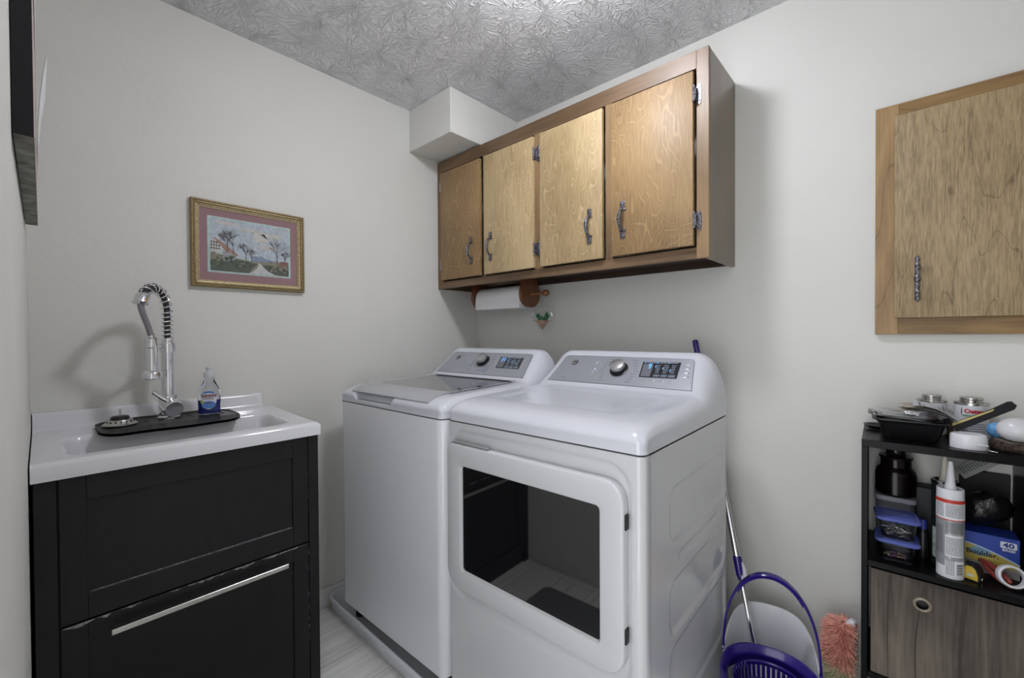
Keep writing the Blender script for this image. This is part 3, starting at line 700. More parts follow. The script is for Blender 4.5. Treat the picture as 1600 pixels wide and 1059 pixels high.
def dish_soap():
    c = (.125, -1.428, .9655)
    ang = math.atan2(-.4, 1.84)   # faces the viewer roughly
    t = thing('dish_soap_bottle', 'clear bottle of blue dish soap standing on the sink mat', 'soap bottle', c, R(72))
    def body(h0, h1, n, infl=0):
        rings = []
        for k in range(n):
            h = h0+(h1-h0)*k/(n-1)
            if h < .010: w_ = .031+.003*(h/.01)
            elif h < .045: w_ = .034-.001*math.sin((h-.01)/.035*PI)
            elif h < .085: w_ = .034-.002*((h-.045)/.04)**1.5
            elif h < .128: w_ = .032-.0170*sstep(.080, .128, h)
            else: w_ = .0150
            w_ -= infl; dp = min(w_, .0205-infl) if h < .09 else min(w_, .0205-.007*sstep(.09, .125, h)-infl)
            rings.append([Vector((w_*math.copysign(abs(math.cos(a))**.8, math.cos(a)), dp*math.copysign(abs(math.sin(a))**.8, math.sin(a)), h)) for a in [2*PI*i/36 for i in range(36)]])
        return rings
    b = MB(); b.loft(body(0, .132, 34)); b.loft(body(.0015, .1305, 34, .0012)[::-1]); b.build('bottle', M_glass, t)
    soap = pm('blue_dish_soap', '2A3AA0', .1, coat=.3, var=.02)
    b = MB(); b.loft(body(.0025, .050, 14, .0016)); b.build('liquid', soap, t)
    MB().lathe([(0, .131), (.0165, .131), (.0165, .146), (.014, .150), (.010, .151), (.010, .161), (.012, .163), (.011, .1665), (0, .166)], seg=24).build('cap', pm('frosted_cap', 'DFE2E6', .35, trans=.3, ior=1.2), t)
    # label on the face toward the room (local -Y)
    def lp(x, z, o=.0006):
        h = z; 
        return Vector((x, -(.0205+o)*max(0., 1-abs(x/.035)**2.6)**.42 if True else 0, z))
    lb = MB()
    def disc(mb, pts, mi, o):
        cx = sum(p[0] for p in pts)/len(pts); cz = sum(p[1] for p in pts)/len(pts); n = len(pts); k = 5
        rg = []
        for j in range(1, k+1): rg.append([lp(cx+(p[0]-cx)*j/k, cz+(p[1]-cz)*j/k, o) for p in pts])
        R_ = [mb.ring(r) for r in rg]; cv = mb.bm.verts.new(lp(cx, cz, o))
        for i in range(n):
            f = mb.bm.faces.new((cv, R_[0][i], R_[0][(i+1) % n])); f.material_index = mi
            for a_, b_ in zip(R_, R_[1:]):
                f = mb.bm.faces.new((a_[i], a_[(i+1) % n], b_[(i+1) % n], b_[i])); f.material_index = mi
    ell = [(.023*math.cos(a), .052+.034*math.sin(a)) for a in lsp(0, 2*PI*35/36, 36)]
    disc(lb, ell, 0, .0008)
    disc(lb, [(.021*math.cos(a), .034+.014*math.sin(a)) for a in lsp(0, 2*PI*23/24, 24)], 1, .0011)
    disc(lb, [(.018*math.cos(a), .073+.010*math.sin(a)) for a in lsp(0, PI, 16)], 2, .0011)
    disc(lb, [(-.019+.005*math.cos(a), .046+.006*math.sin(a)) for a in lsp(0, 2*PI*15/16, 16)], 3, .0013)
    lb.build('label', [pm('label_white', 'D8DCE4', .4), pm('label_blue', '5B8AC8', .4), pm('label_deep_blue', '4A7ABC', .4), pm('label_green', 'B0B860', .4)], t)
    tx = text_bm('DAWN', .0135, Matrix.Identity(4), bold=.0006)
    for v in tx.bm.verts: v.co = lp(v.co.x, .066+v.co.y, .0014)
    tx.build('lettering', pm('dawn_red', '8C1838', .4), t)
    st = MB()
    for k in range(4):
        z = .058-.004*k-(.008 if k > 1 else 0); L = (.015, .016, .011, .009)[k]
        for i in range(8):
            a, e = -L+2*L*i/8, -L+2*L*(i+.75)/8; st.poly([lp(a, z, .0015), lp(e, z, .0015), lp(e, z+.002, .0015), lp(a, z+.002, .0015)])
    st.build('small_print', pm('label_ink', '6E2A44', .5), t)
dish_soap()

# ------------------------------------------------------------ washer and dryer
W = .686; D = .672
def interp(tab, x):
    for (a, fa), (b_, fb) in zip(tab, tab[1:]):
        if x <= b_: return fa+(fb-fa)*(x-a)/(b_-a)
    return tab[-1][1]
class Top:
    """moulded top: a height field over (x across, y deep) in the machine's own frame"""
    def __init__(s, dish=0, notch=False):
        s.zb = .962; s.ze = .986; s.dish = dish; s.notch = notch
        s.tab = [(.11, 1.030), (.30, 1.035), (.44, 1.040), (.462, 1.043), (.475, 1.050), (.48, 1.054), (.597, 1.160), (.604, 1.166), (.612, 1.171), (.625, 1.174), (.65, 1.174), (.66, 1.172), (.668, 1.166), (D, 1.155)]
    def zc(s, y):
        if y < .11: return s.ze+.044*math.sqrt(max(0, 1-(1-y/.11)**2))
        return interp(s.tab, y)
    def z(s, x, y):
        zc = s.zc(y); r = .05+.05*sstep(.44, .56, y); d = min(x, W-x)
        q = max(0, (r-d)/r); sh = max(0, 1-q**2.6)**.5
        z = s.ze+(zc-s.ze)*sh
        if s.dish and .05 < y < .46:
            sd = sdrr(x, y, W/2, .28, .24, .155, .05); z -= s.dish*(1-sstep(-.012, .012, sd))
        if s.notch:
            sd = sdrr(x, y, .255, 0, .135, .042, .02); z = z-(z-.972)*.9*(1-sstep(-.012, .004, sd))
        return z
    def p(s, x, y, o=0):
        e = .002; n = Vector((-(s.z(x+e, y)-s.z(x-e, y))/(2*e), -(s.z(x, y+e)-s.z(x, y-e))/(2*e), 1)).normalized()
        return Vector((x, y, s.z(x, y)))+n*o
    def mesh(s):
        b = MB(); ed = [.1*(1-math.cos(PI/2*k/16)) for k in range(17)]
        ed[0] = .0
        xs = ed+lsp(.1, W-.1, 44)[1:-1]+[W-e for e in reversed(ed)]
        ys = [0, .0005, .002, .004, .007, .011, .016, .022, .029, .037, .046, .056, .067, .08, .095, .11]+lsp(.13, .44, 24)+lsp(.445, .485, 8)+lsp(.5, .59, 8)+[.597, .604, .612, .62, .63, .64, .65, .655, .66, .664, .668, D]
        def f(x, y):
            rc = .022; X, Y = x, y    # round the front plan corners a little
            d = min(x, W-x)
            if y < rc and d < rc:
                cx = rc if x < W/2 else W-rc; q = Vector((x-cx, y-rc)); m = max(abs(q.x), abs(q.y)); l = q.length
                if l > 0: q = q*(m/l)
                X, Y = cx+q.x, rc+q.y
            return Vector((X, Y, s.z(x, y)))
        G = b.grid(f, xs, ys)
        per = [G[i][0] for i in range(len(xs))]+[G[-1][j] for j in range(1, len(ys))]+[G[i][-1] for i in range(len(xs)-2, -1, -1)]+[G[0][j] for j in range(len(ys)-2, 0, -1)]
        c = Vector((W/2, D/2))
        prev = per
        for zz, o in ((s.ze-.008, -.0012), (s.zb, 0)):
            low = [b.bm.verts.new((v.co.x+(o if v.co.x > W/2 else -o)*(1 if min(v.co.x, W-v.co.x) < .02 else 0), v.co.y-(o if v.co.y < .02 else 0), zz)) for v in per]
            for i in range(len(per)):
                j = (i+1) % len(per); b.bm.faces.new((prev[i], prev[j], low[j], low[i]))
            prev = low
        b.bm.faces.new(prev)
        return b
def console(t, top, digits, washer):
    """silver fascia and everything on it.  (u,v): u 0..1 across, v 0..1 from the top down"""
    def xy(u, v):
        v_ = v; v = max(0., v)
        y = .590-(.590-.484)*v
        xl = .082-.022*v**1.3; xr = W-(.078-.022*v**1.3)
        return xl+(xr-xl)*u, y
    def P(u, v, o=0): x, y = xy(u, v); return top.p(x, y, o)
    f = MB(); n = 60; mask = 0
    def corner(u, v):   # soften the two upper corners
        ru, rv = .035, .14
        for side in (0, 1):
            uu = u if side == 0 else 1-u
            if uu < ru and v < rv:
                q = Vector(((ru-uu)/ru, (rv-v)/rv)); m = max(q.x, q.y); l = q.length
                if l > 0: q = q*(m/l)
                uu = ru-q.x*ru; v = rv-q.y*rv
                u = uu if side == 0 else 1-uu
        return u, v
    us, vs = lsp(0, 1, 61), lsp(0, 1, 25)
    f.grid(lambda u, v: P(*corner(u, v), .0012), us, vs, flip=True)
    f.grid(lambda u, v: P(.5+(corner(u, v)[0]-.5)*1.006, .5+(corner(u, v)[1]-.5)*1.02, .0004), us, vs, flip=True, mi=1)
    pan = f.build('control_panel', [M_silver, M_gap], t)
    ex = (P(1, .5)-P(0, .5)).normalized(); ey = (P(.5, .2)-P(.5, .8)).normalized()
    def M_(u, v, o=.0016): return face_M(P(u, v, o), ex, ey)
    def part(mb, nm, m): return mb.build(nm, m, pan)
    # badge
    bu, bv = (.122, .285)
    b = MB(); b.lathe([(0, .0018), (.0115, .0018), (.0135, .001), (.0135, 0)], seg=28, M=None); b.xf(M_(bu, bv)); bad = part(b, 'badge', pm('badge_ring', '4A4A4E', .3, .8))
    g = MB(); g.lathe([(0, 0), (.0098, 0), (.0098, .0004)], seg=28)
    g.xf(M_(bu, bv, .0034)); 
    g.build('badge_field', pm('badge_field', 'C4C0B8', .4, .2), bad)
    tx = text_bm('GE', .0135, M_(bu, bv, .0041), bold=.0007); tx.build('lettering', M_black, bad)
    # dial
    ku, kv = (.483, .416) if washer else (.506, .473)
    b = MB(); b.lathe([(0, 0), (.034, 0), (.035, .002), (.031, .003), (.0295, .004), (.029, .015), (0, .015)], seg=48); b.xf(M_(ku, kv)); kn = part(b, 'dial', M_black)
    b = MB(); b.lathe([(.0272, .014), (.0272, .026), (.0262, .029), (.023, .0305), (0, .0305)], seg=48); b.xf(M_(ku, kv)); b.build('dial_cap', pm('dial_silver', 'B8B8B8', .3, .7), kn)
    b = MB()
    for k in range(9):
        for s in (-1, 1):
            if k % 2 and not washer and False: continue
            v_ = .12+.095*k if k < 8 else .88; L = .030+.012*((k*7) % 3)/2
            u_ = ku+s*(.105+.03*abs(k-4)/4*-1+.02)
            c = P(u_, v_, .0014); m = face_M(c, ex, ey)
            nseg = 3
            for q in range(nseg):
                a = -L/4+L/2*q/nseg; b.box((a, -.0009, 0), (a+L/2/nseg*.8, .0009, .0002), M=m)
    b.build('cycle_names', M_print, pan)
    # display
    q = [(.659, .170), (.918, .145), (.907, .677), (.666, .688)] if not washer else [(.661, .177), (.921, .195), (.922, .665), (.672, .67)]
    b = MB()
    def Q(a, c, o):
        u = (q[0][0]*(1-a)+q[1][0]*a)*(1-c)+(q[3][0]*(1-a)+q[2][0]*a)*c; v = (q[0][1]*(1-a)+q[1][1]*a)*(1-c)+(q[3][1]*(1-a)+q[2][1]*a)*c
        return P(u, v, o)
    b.grid(lambda a, c: Q(a, c, .0022), lsp(0, 1, 12), lsp(0, 1, 8), flip=True)
    pr = [Q(0, 0, .0022), Q(1, 0, .0022), Q(1, 1, .0022), Q(0, 1, .0022)]; p0 = [Q(0, 0, .001), Q(1, 0, .001), Q(1, 1, .001), Q(0, 1, .001)]
    b.loft([p0, pr], cap=False)
    dsp = b.build('display', M_navyglass, pan)
    def strip(mb, a0, a1, c0, c1, o=.0026):
        mb.poly([Q(a0, c0, o), Q(a1, c0, o), Q(a1, c1, o), Q(a0, c1, o)])
    gl = MB(); wt = MB(); gr = MB()
    strip(gr, .03, .30, .14, .95)
    # seven segment digits
    SEG = {'3': 'abgcd', '7': 'abc', '9': 'abcdfg'}
    cs = [.10, .19] if len(digits) == 2 else [.19]
    wd, ht = .065, .30
    for ch, a in zip(digits, cs):
        for s_ in SEG[ch]:
            x0, y0 = a, .12
            th = .016; tv = .035
            r = {'a': (x0, x0+wd, y0, y0+tv), 'g': (x0, x0+wd, y0+ht/2-tv/2, y0+ht/2+tv/2), 'd': (x0, x0+wd, y0+ht-tv, y0+ht), 'b': (x0+wd-th, x0+wd, y0, y0+ht/2), 'c': (x0+wd-th, x0+wd, y0+ht/2, y0+ht), 'f': (x0, x0+th, y0, y0+ht/2)}[s_]
            strip(gl, *r, .0030)
    random.seed(4)
    for i in range(14): strip(wt if i % 5 else gl, .06+.063*i, .10+.063*i, .035, .075)
    for c_ in range(3):
        for r_ in range(5):
            a = .40+.2*c_; cc = .2+.115*r_; strip(wt, a, a+.09+.05*random.random(), cc, cc+.03)
        strip(gl, .375+.2*c_, .39+.2*c_, .22+.115*c_, .25+.115*(c_+1))
        for (y0_, y1_) in ((.80, .815), (.935, .95)): strip(wt, .38+.2*c_, .54+.2*c_, y0_, y1_)
        for xx in (.38+.2*c_, .53+.2*c_): strip(wt, xx, xx+.01, .80, .95)
        strip(wt, .41+.2*c_, .51+.2*c_, .855, .895)
    gr.build('display_field', pm('display_grey', '6A6C74', .4), dsp); gl.build('digits', M_blueglow, dsp); wt.build('display_words', pm('display_words', '9AA0AC', .5, emit='9AB0D0', es=.12), dsp)
    # touch keys beside and below the display
    for k in range(4):
        b = MB(); u, v = (.955-.003*k, .20+.135*k); 
        b.box((-.010, -.0032, 0), (.012, .0032, .0008), .001, 2, M=M_(u, v, .0012)); o = b.build('button', pm('button_silver', 'B6B8BE', .3, .3), pan)
    for k in range(4):
        b = MB(); u, v = (.705+.057*k, .78); b.box((-.007, -.003, 0), (.007, .003, .0008), .001, 2, M=M_(u, v, .0012)); b.build('button', bpy.data.materials['button_silver'], pan)
    b = MB()
    for k in range(4):
        for (u, v) in ((.975, .20+.135*k), (.705+.057*k, .785)):
            b.box((-.004, -.0007, 0), (.004, .0007, .0002), M=M_(u, v, .0022))
    b.build('button_marks', M_print, pan)
    if not washer:
        for u, v in ((.325, .29), (.333, .61)):
            b = MB(); b.lathe([(.0098, 0), (.0112, .0008), (.0118, .0004), (.0118, 0)], seg=28); b.lathe([(0, .0004), (.0095, .0004), (.0095, 0)], seg=28); b.xf(M_(u, v)); o = b.build('round_button', bpy.data.materials['button_silver'], pan)
            c = MB(); c.lathe([(.003, .001), (.004, .001)], seg=14, cap=False); c.box((-.0006, 0, .0008), (.0006, .005, .0012)); c.xf(M_(u, v)); c.build('symbol', M_print, o)
        b = MB(); 
        for i, wdt in enumerate((.008, .004)): b.box((-.004+.014*i, -.0014, 0), (-.004+.014*i+wdt, .0014, .0003), M=M_(.11, .88, .0016))
        b.build('model_mark', M_print, pan)
        b = MB(); b.box((-.0015, -.003, 0), (.0015, .003, .0005), M=M_(.322, .5, .0016)); b.build('indicator', M_whiteglow, pan)
    else:
        b = MB()
        for i in range(11): b.box((-.034+.006*i, -.0012, 0), (-.030+.006*i, .0012, .0003), M=M_(.535, .82, .0016))
        b.build('feature_mark', pm('blue_print', '5A6AB8', .5), pan)
        b = MB()
        for k in range(3): b.lathe([(0, .0006), (.0016, .0004), (.0016, 0)], seg=10, M=None)
        b.xf(M_(.335, .5)); b.build('indicator', M_whiteglow, pan)

def rounded_front(b, x0, x1, z0, z1, y0, depth, r, fn, xs, zs):
    """front sheet with rounded vertical edges, displaced by fn(x,z)"""
    def g(x, z):
        d = min(x-x0, x1-x); y = y0
        if d < r: y = y0+r-math.sqrt(max(0, r*r-(r-d)**2))
        return Vector((x, y+fn(x, z), z))
    G = b.grid(g, xs, zs)
    for col, s in ((G[0], 1), (G[-1], -1)):
        low = [b.bm.verts.new((v.co.x, depth, v.co.z)) for v in col]
        for i in range(len(col)-1):
            b.bm.faces.new((col[i], col[i+1], low[i+1], low[i]))
    for row in ([c[0] for c in G], [c[-1] for c in G]):
        low = [b.bm.verts.new((v.co.x, depth, v.co.z)) for v in row]
        for i in range(len(row)-1): b.bm.faces.new((row[i], row[i+1], low[i+1], low[i]))

def dryer():
    t = thing('dryer', 'white front-loading dryer with a square glass door, right of the washer', 'dryer', (.8395, -.9218, 0), .025)
    top = Top(dish=.003)
    top.mesh().build('top_panel', M_appl, t, angle=60)
    console(t, top, '9', False)
    # rubber seam and body
    MB().box((.006, .006, .955), (W-.006, D-.004, .9625)).build('seam', M_gap, t)
    r = .02; z0, z1 = .055, .9575
    def rec(x, z):
        sd = sdrr(x, z, .333, .66, .318, .273, .065); return .010*(1-sstep(-.008, .006, sd))
    ed = [0, .0003, .0012, .0028, .005, .008, .0115, .0155, .02]
    xs = ed+lsp(.024, W-.024, 110)+[W-e for e in reversed(ed)]; zs = lsp(z0, z1, 160)
    b = MB(); rounded_front(b, 0, W, z0, z1, 0, .033, r, rec, xs, zs)
    b.build('front_panel', M_appl_body, t, angle=60)
    # sides, back
    def emb(y, z):
        v = 0
        for (zc, h) in ((.768, .072), (.525, .068), (.32, .10)):
            sd = sdrr(y, z, .405, zc, .245, h, .04); v += .0055*(1-sstep(-.007, .007, sd))
        sd = sdrr(y, z, .40, .647, .18, .009, .009); v += .004*(1-sstep(-.004, .004, sd))
        return v
    b = MB(); ys = lsp(.035, D-.006, 110); zz = lsp(z0, z1, 170)
    G = b.grid(lambda y, z: Vector((W-emb(y, z), y, z)), ys, zz)
    b.box((0, .035, z0), (.004, D-.006, z1)); b.box((0, D-.008, z0), (W-.001, D-.006, z1)); b.box((.004, .036, z0), (W-.012, D-.01, z0+.01)); b.box((.004, .036, z1-.01), (W-.012, D-.01, z1-.001))
    b.box((W-.012, .0345, z0), (W-.0005, .0355, z1)); b.box((W-.012, D-.009, z0), (W, D-.006, z1))
    b.build('cabinet_body', M_appl_body, t, angle=60)
    for x in (.05, W-.05):
        for y in (.06, D-.06): MB().lathe([(0, 0), (.022, 0), (.022, .02), (.01, .022), (.01, .056), (0, .056)], (x, y, 0), seg=16).build('foot', M_black, t)
    # door
    def dp(out, y): return [Vector((x, y, z)) for x, z in out]
    x0, x1, q0, q1 = .014, .642, .424, .893
    def o_(i, rs=None): return rrect(x0+i, q0+i, x1-i, q1-i, .045, 8, rs=[.05-i, .035-i, .06-i, .06-i])
    wx0, wx1, wz0, wz1 = .078, .578, .487, .825
    def w_(i): return rrect(wx0+i, wz0+i, wx1-i, wz1-i, .012, 8, rs=[max(.002, .012-i)]*4)
    b = MB()
    seq = [dp(o_(0), .0085), dp(o_(0), -.011), dp(o_(.002), -.0148), dp(o_(.006), -.0165), dp(w_(-.004), -.0165), dp(w_(-.0015), -.0155), dp(w_(0), -.0135), dp(w_(.004), -.006)]
    b.loft(seq, cap=False); dr = b.build('door', M_appl_body, t, angle=50)
    b = MB(); b.prism(dp(w_(.0005), -.0075), (0, .004, 0)); b.build('window_glass', M_darkglass, dr)
    # darker ring behind the glass edge
    b = MB(); b.box((.040, -.0145, .894), (.20, .0, .900), .002); b.build('finger_grip', pm('grip_shadow_grey', '8C8C8E', .5), dr)
    for z in (.80, .53): MB().box((.6405, -.010, z-.018), (.646, .006, z+.018), .001).build('hinge', M_black, dr)
dryer()

def washer():
    t = thing('washing_machine', 'white top-loading washing machine between the sink and the dryer', 'washing machine', (.149, -.9559, 0), .022)
    W2 = W-.016
    top = Top(notch=True)
    top.mesh().build('top_panel', M_appl, t, angle=60)
    console(t, top, '37', True)
    MB().box((.006, .006, .955), (W2-.006, D-.004, .9625)).build('seam', M_gap, t)
    z0, z1 = .09, .9575; r = .03
    ed = [0, .0003, .0012, .0028, .005, .008, .0115, .0155, .02, .025, .03]
    xs = [.0]+ed[1:]+lsp(.04, W-.04, 8)+[W-e for e in reversed(ed)]
    b = MB(); rounded_front(b, 0, W, z0, z1, 0, D-.006, r, lambda x, z: 0, xs, lsp(z0, z1, 4)); b.box((.002, D-.008, z0), (W-.002, D-.006, z1)); b.box((.002, .032, z0+.001), (W-.002, D-.008, z0+.01))
    b.build('cabinet_body', M_wash_body, t, angle=50)
    for x in (.05, W-.05):
        for y in (.06, D-.06): MB().lathe([(0, .0145), (.022, .0145), (.022, .035), (.01, .037), (.01, .092), (0, .092)], (x, y, 0), seg=16).build('foot', M_black, t)
    # lid: glossy window with a silver grip strip at the front
    L = MB(); lx0, lx1 = .085, .60
    def lp(x, y, o):
        e = .003; 
        zz = Top().p(x, y, o); return zz
    L.grid(lambda x, y: lp(x, y, .0035), lsp(lx0, lx1, 30), lsp(.115, .455, 24), flip=False)
    rim = [(x, .115) for x in lsp(lx0, lx1, 30)]+[(lx1, y) for y in lsp(.115, .455, 24)]+[(x, .455) for x in lsp(lx1, lx0, 30)]+[(lx0, y) for y in lsp(.455, .115, 24)]
    L.loft([[lp(x, y, .0035) for x, y in rim], [lp(x, y, -.002) for x, y in rim]], closed=False, cap=False)
    lid = L.build('lid', M_lidglass, t)
    S = MB(); ys = lsp(.012, .112, 18)
    S.grid(lambda x, y: lp(x, y, .0050), lsp(lx0, lx1, 30), ys)
    rim = [(x, ys[0]) for x in lsp(lx0, lx1, 30)]+[(lx1, y) for y in ys]+[(x, ys[-1]) for x in lsp(lx1, lx0, 30)]+[(lx0, y) for y in reversed(ys)]
    S.loft([[lp(x, y, .0050) for x, y in rim], [lp(x, y, .0005) for x, y in rim]], closed=False, cap=False)
    S.build('lid_grip', M_strip, lid)
    bz = MB()
    for (a, c, e, f) in ((lx0-.012, lx0-.002, .10, .465), (lx1+.002, lx1+.012, .10, .465), (lx0-.012, lx1+.012, .457, .466)):
        bz.grid(lambda x, y: lp(x, y, .0042), lsp(a, c, 24 if c-a > .1 else 3), lsp(e, f, 24 if f-e > .1 else 3))
    bz.build('lid_frame', M_appl, lid)
washer()

def pan():
    b = MB(); x0, x1, y0, y1 = .018, .792, -.972, -.225; r = .05
    def rr(i, z): return [Vector((x, y, z)) for x, y in rrect(x0+i, y0+i, x1-i, y1-i, r, 8, rs=[r-i*.6]*4)]
    b.loft([rr(.016, .0), rr(.010, .006), rr(.007, .05), rr(.0, .052), rr(-.001, .058), rr(.001, .065), rr(.007, .067), rr(.012, .064), rr(.014, .055), rr(.018, .014), rr(.026, .012)], capend=True)
    b.box((.46, -.965, .028), (.50, -.955, .05), .003)
    o = b.build('drain_pan', M_whiteplastic, None, origin=(.4, -.6, 0), angle=50)
    tag(o, 'shallow white plastic drain pan on the floor under the washing machine', 'drip pan')
pan()

# grey rug in front of the machines, out of frame but mirrored in the dryer door
def rug():
    t = thing('floor_rug', 'grey rug on the floor in front of the dryer, mirrored in its glass door', 'rug', (1.08, -1.42, 0))
    b = MB(); b.prism([Vector((x, y, .0005)) for x, y in rrect(.70, -1.70, 1.50, -1.10, .04)], (0, 0, .006)); b.build('rug_pile', pm('rug_grey', '6A6A6C', .95, bump=.4, bscale=300), t, world=True)
    s = MB()
    for cx, cy, rx, ry in ((.95, -1.38, .06, .11), (1.12, -1.40, .05, .09), (1.28, -1.38, .05, .10)):
        s.tube([(cx+rx*math.cos(a)*(1-.05*a), cy+ry*math.sin(a), .0068) for a in lsp(.6, 5.9, 40)], .006, 6)
    s.build('rug_strokes', pm('rug_cream', 'B4B2AC', .9), t, world=True)
rug()

# ------------------------------------------------------------ black cube shelf unit
SHX, SHY, SHR = 1.8735, -.2600, .0344
def SM(): return Matrix.Translation((SHX, SHY, 0)) @ Matrix.Rotation(SHR, 4, 'Z')
SW, SD = .335, .245
def shelf_unit():
    t = thing('shelf_unit', 'narrow black laminate cube shelf unit against the back wall', 'shelf unit', (SHX, SHY, 0), SHR)
    th = .0135
    MB().box((0, 0, 0), (th, SD, .9193), .0008, 1).build('side_panel', M_blacklam, t)
    MB().box((SW-th, 0, 0), (SW, SD, .9193), .0008, 1).build('side_panel', M_blacklam, t)
    MB().box((0, -.001, .9195), (SW, SD, .9400), .0008, 1).build('top_board', M_blacklam, t)
    for z in (.584, .2655, .03): MB().box((th+.0002, .0, z), (SW-th-.0002, SD, z+.016), .0008, 1).build('shelf', M_blacklam, t)
    # storage bin filling the lower cube
    s = thing('storage_bin', 'grey driftwood-print storage bin with a round eyelet, inside the black shelf unit', 'storage bin', (SHX, SHY, 0), SHR)
    bx0, bx1 = .021, .3155; z0, z1 = .2820, .576
    def hole(cx, cz, r, y0, y1, n=40):
        pass
    # front board with a real hole
    b = MB(); cx, cz, r = .127, .5128, .013; n = 48
    circ = [(cx+r*math.cos(2*PI*k/n), cz+r*math.sin(2*PI*k/n)) for k in range(n)]
    out = []
    for k in range(n):
        c, s_ = math.cos(2*PI*k/n), math.sin(2*PI*k/n)
        tx = ((bx1-cx) if c > 0 else (cx-bx0))/max(abs(c), 1e-6); tz = ((z1-cz) if s_ > 0 else (cz-z0))/max(abs(s_), 1e-6); m = min(tx, tz)
        out.append((cx+m*c, cz+m*s_))
    # insert exact corners by snapping the nearest
    for (X_, Z_) in ((bx0, z0), (bx1, z0), (bx1, z1), (bx0, z1)):
        k = min(range(n), key=lambda i: (out[i][0]-X_)**2+(out[i][1]-Z_)**2); out[k] = (X_, Z_)
    rings = [[Vector((x, .012, z)) for x, z in out], [Vector((x, .008, z)) for x, z in out], [Vector((x, .008, z)) for x, z in circ], [Vector((x, .012, z)) for x, z in circ]]
    rings.append(rings[0]); b.loft(rings, cap=False); b.build('front_panel', M_greybin, s, angle=30)
    b = MB(); b.lathe([(.0125, -.001), (.0128, -.004), (.0155, -.0045), (.0185, -.003), (.0195, 0), (.0125, 0), (.0125, -.001)], (cx, .008, cz), 'Y', 40, cap=False)
    b = MB(); 
    prof = [(.0125, 0), (.0125, .003), (.015, .0042), (.018, .003), (.0195, 0)]
    b.lathe(prof, (cx, .008, cz), 'Y', 40, cap=False); b.build('eyelet', pm('eyelet_tan', '8E8474', .4, .3), s)
    MB().box((bx0, .0125, z0), (bx0+.002, SD-.01, z1)).box((bx1-.002, .0125, z0), (bx1, SD-.01, z1)).box((bx0, SD-.012, z0), (bx1, SD-.01, z1)).box((bx0, .0125, z0), (bx1, SD-.01, z0+.002)).box((cx-.02, .02, cz-.02), (cx+.02, .022, cz+.02)).build('bin_walls', M_black, s)
shelf_unit()

ZT = .9402; ZM = .6002
def sl(x, y):     # world point on the shelf from world coords -> unchanged, kept for clarity
    return x, y

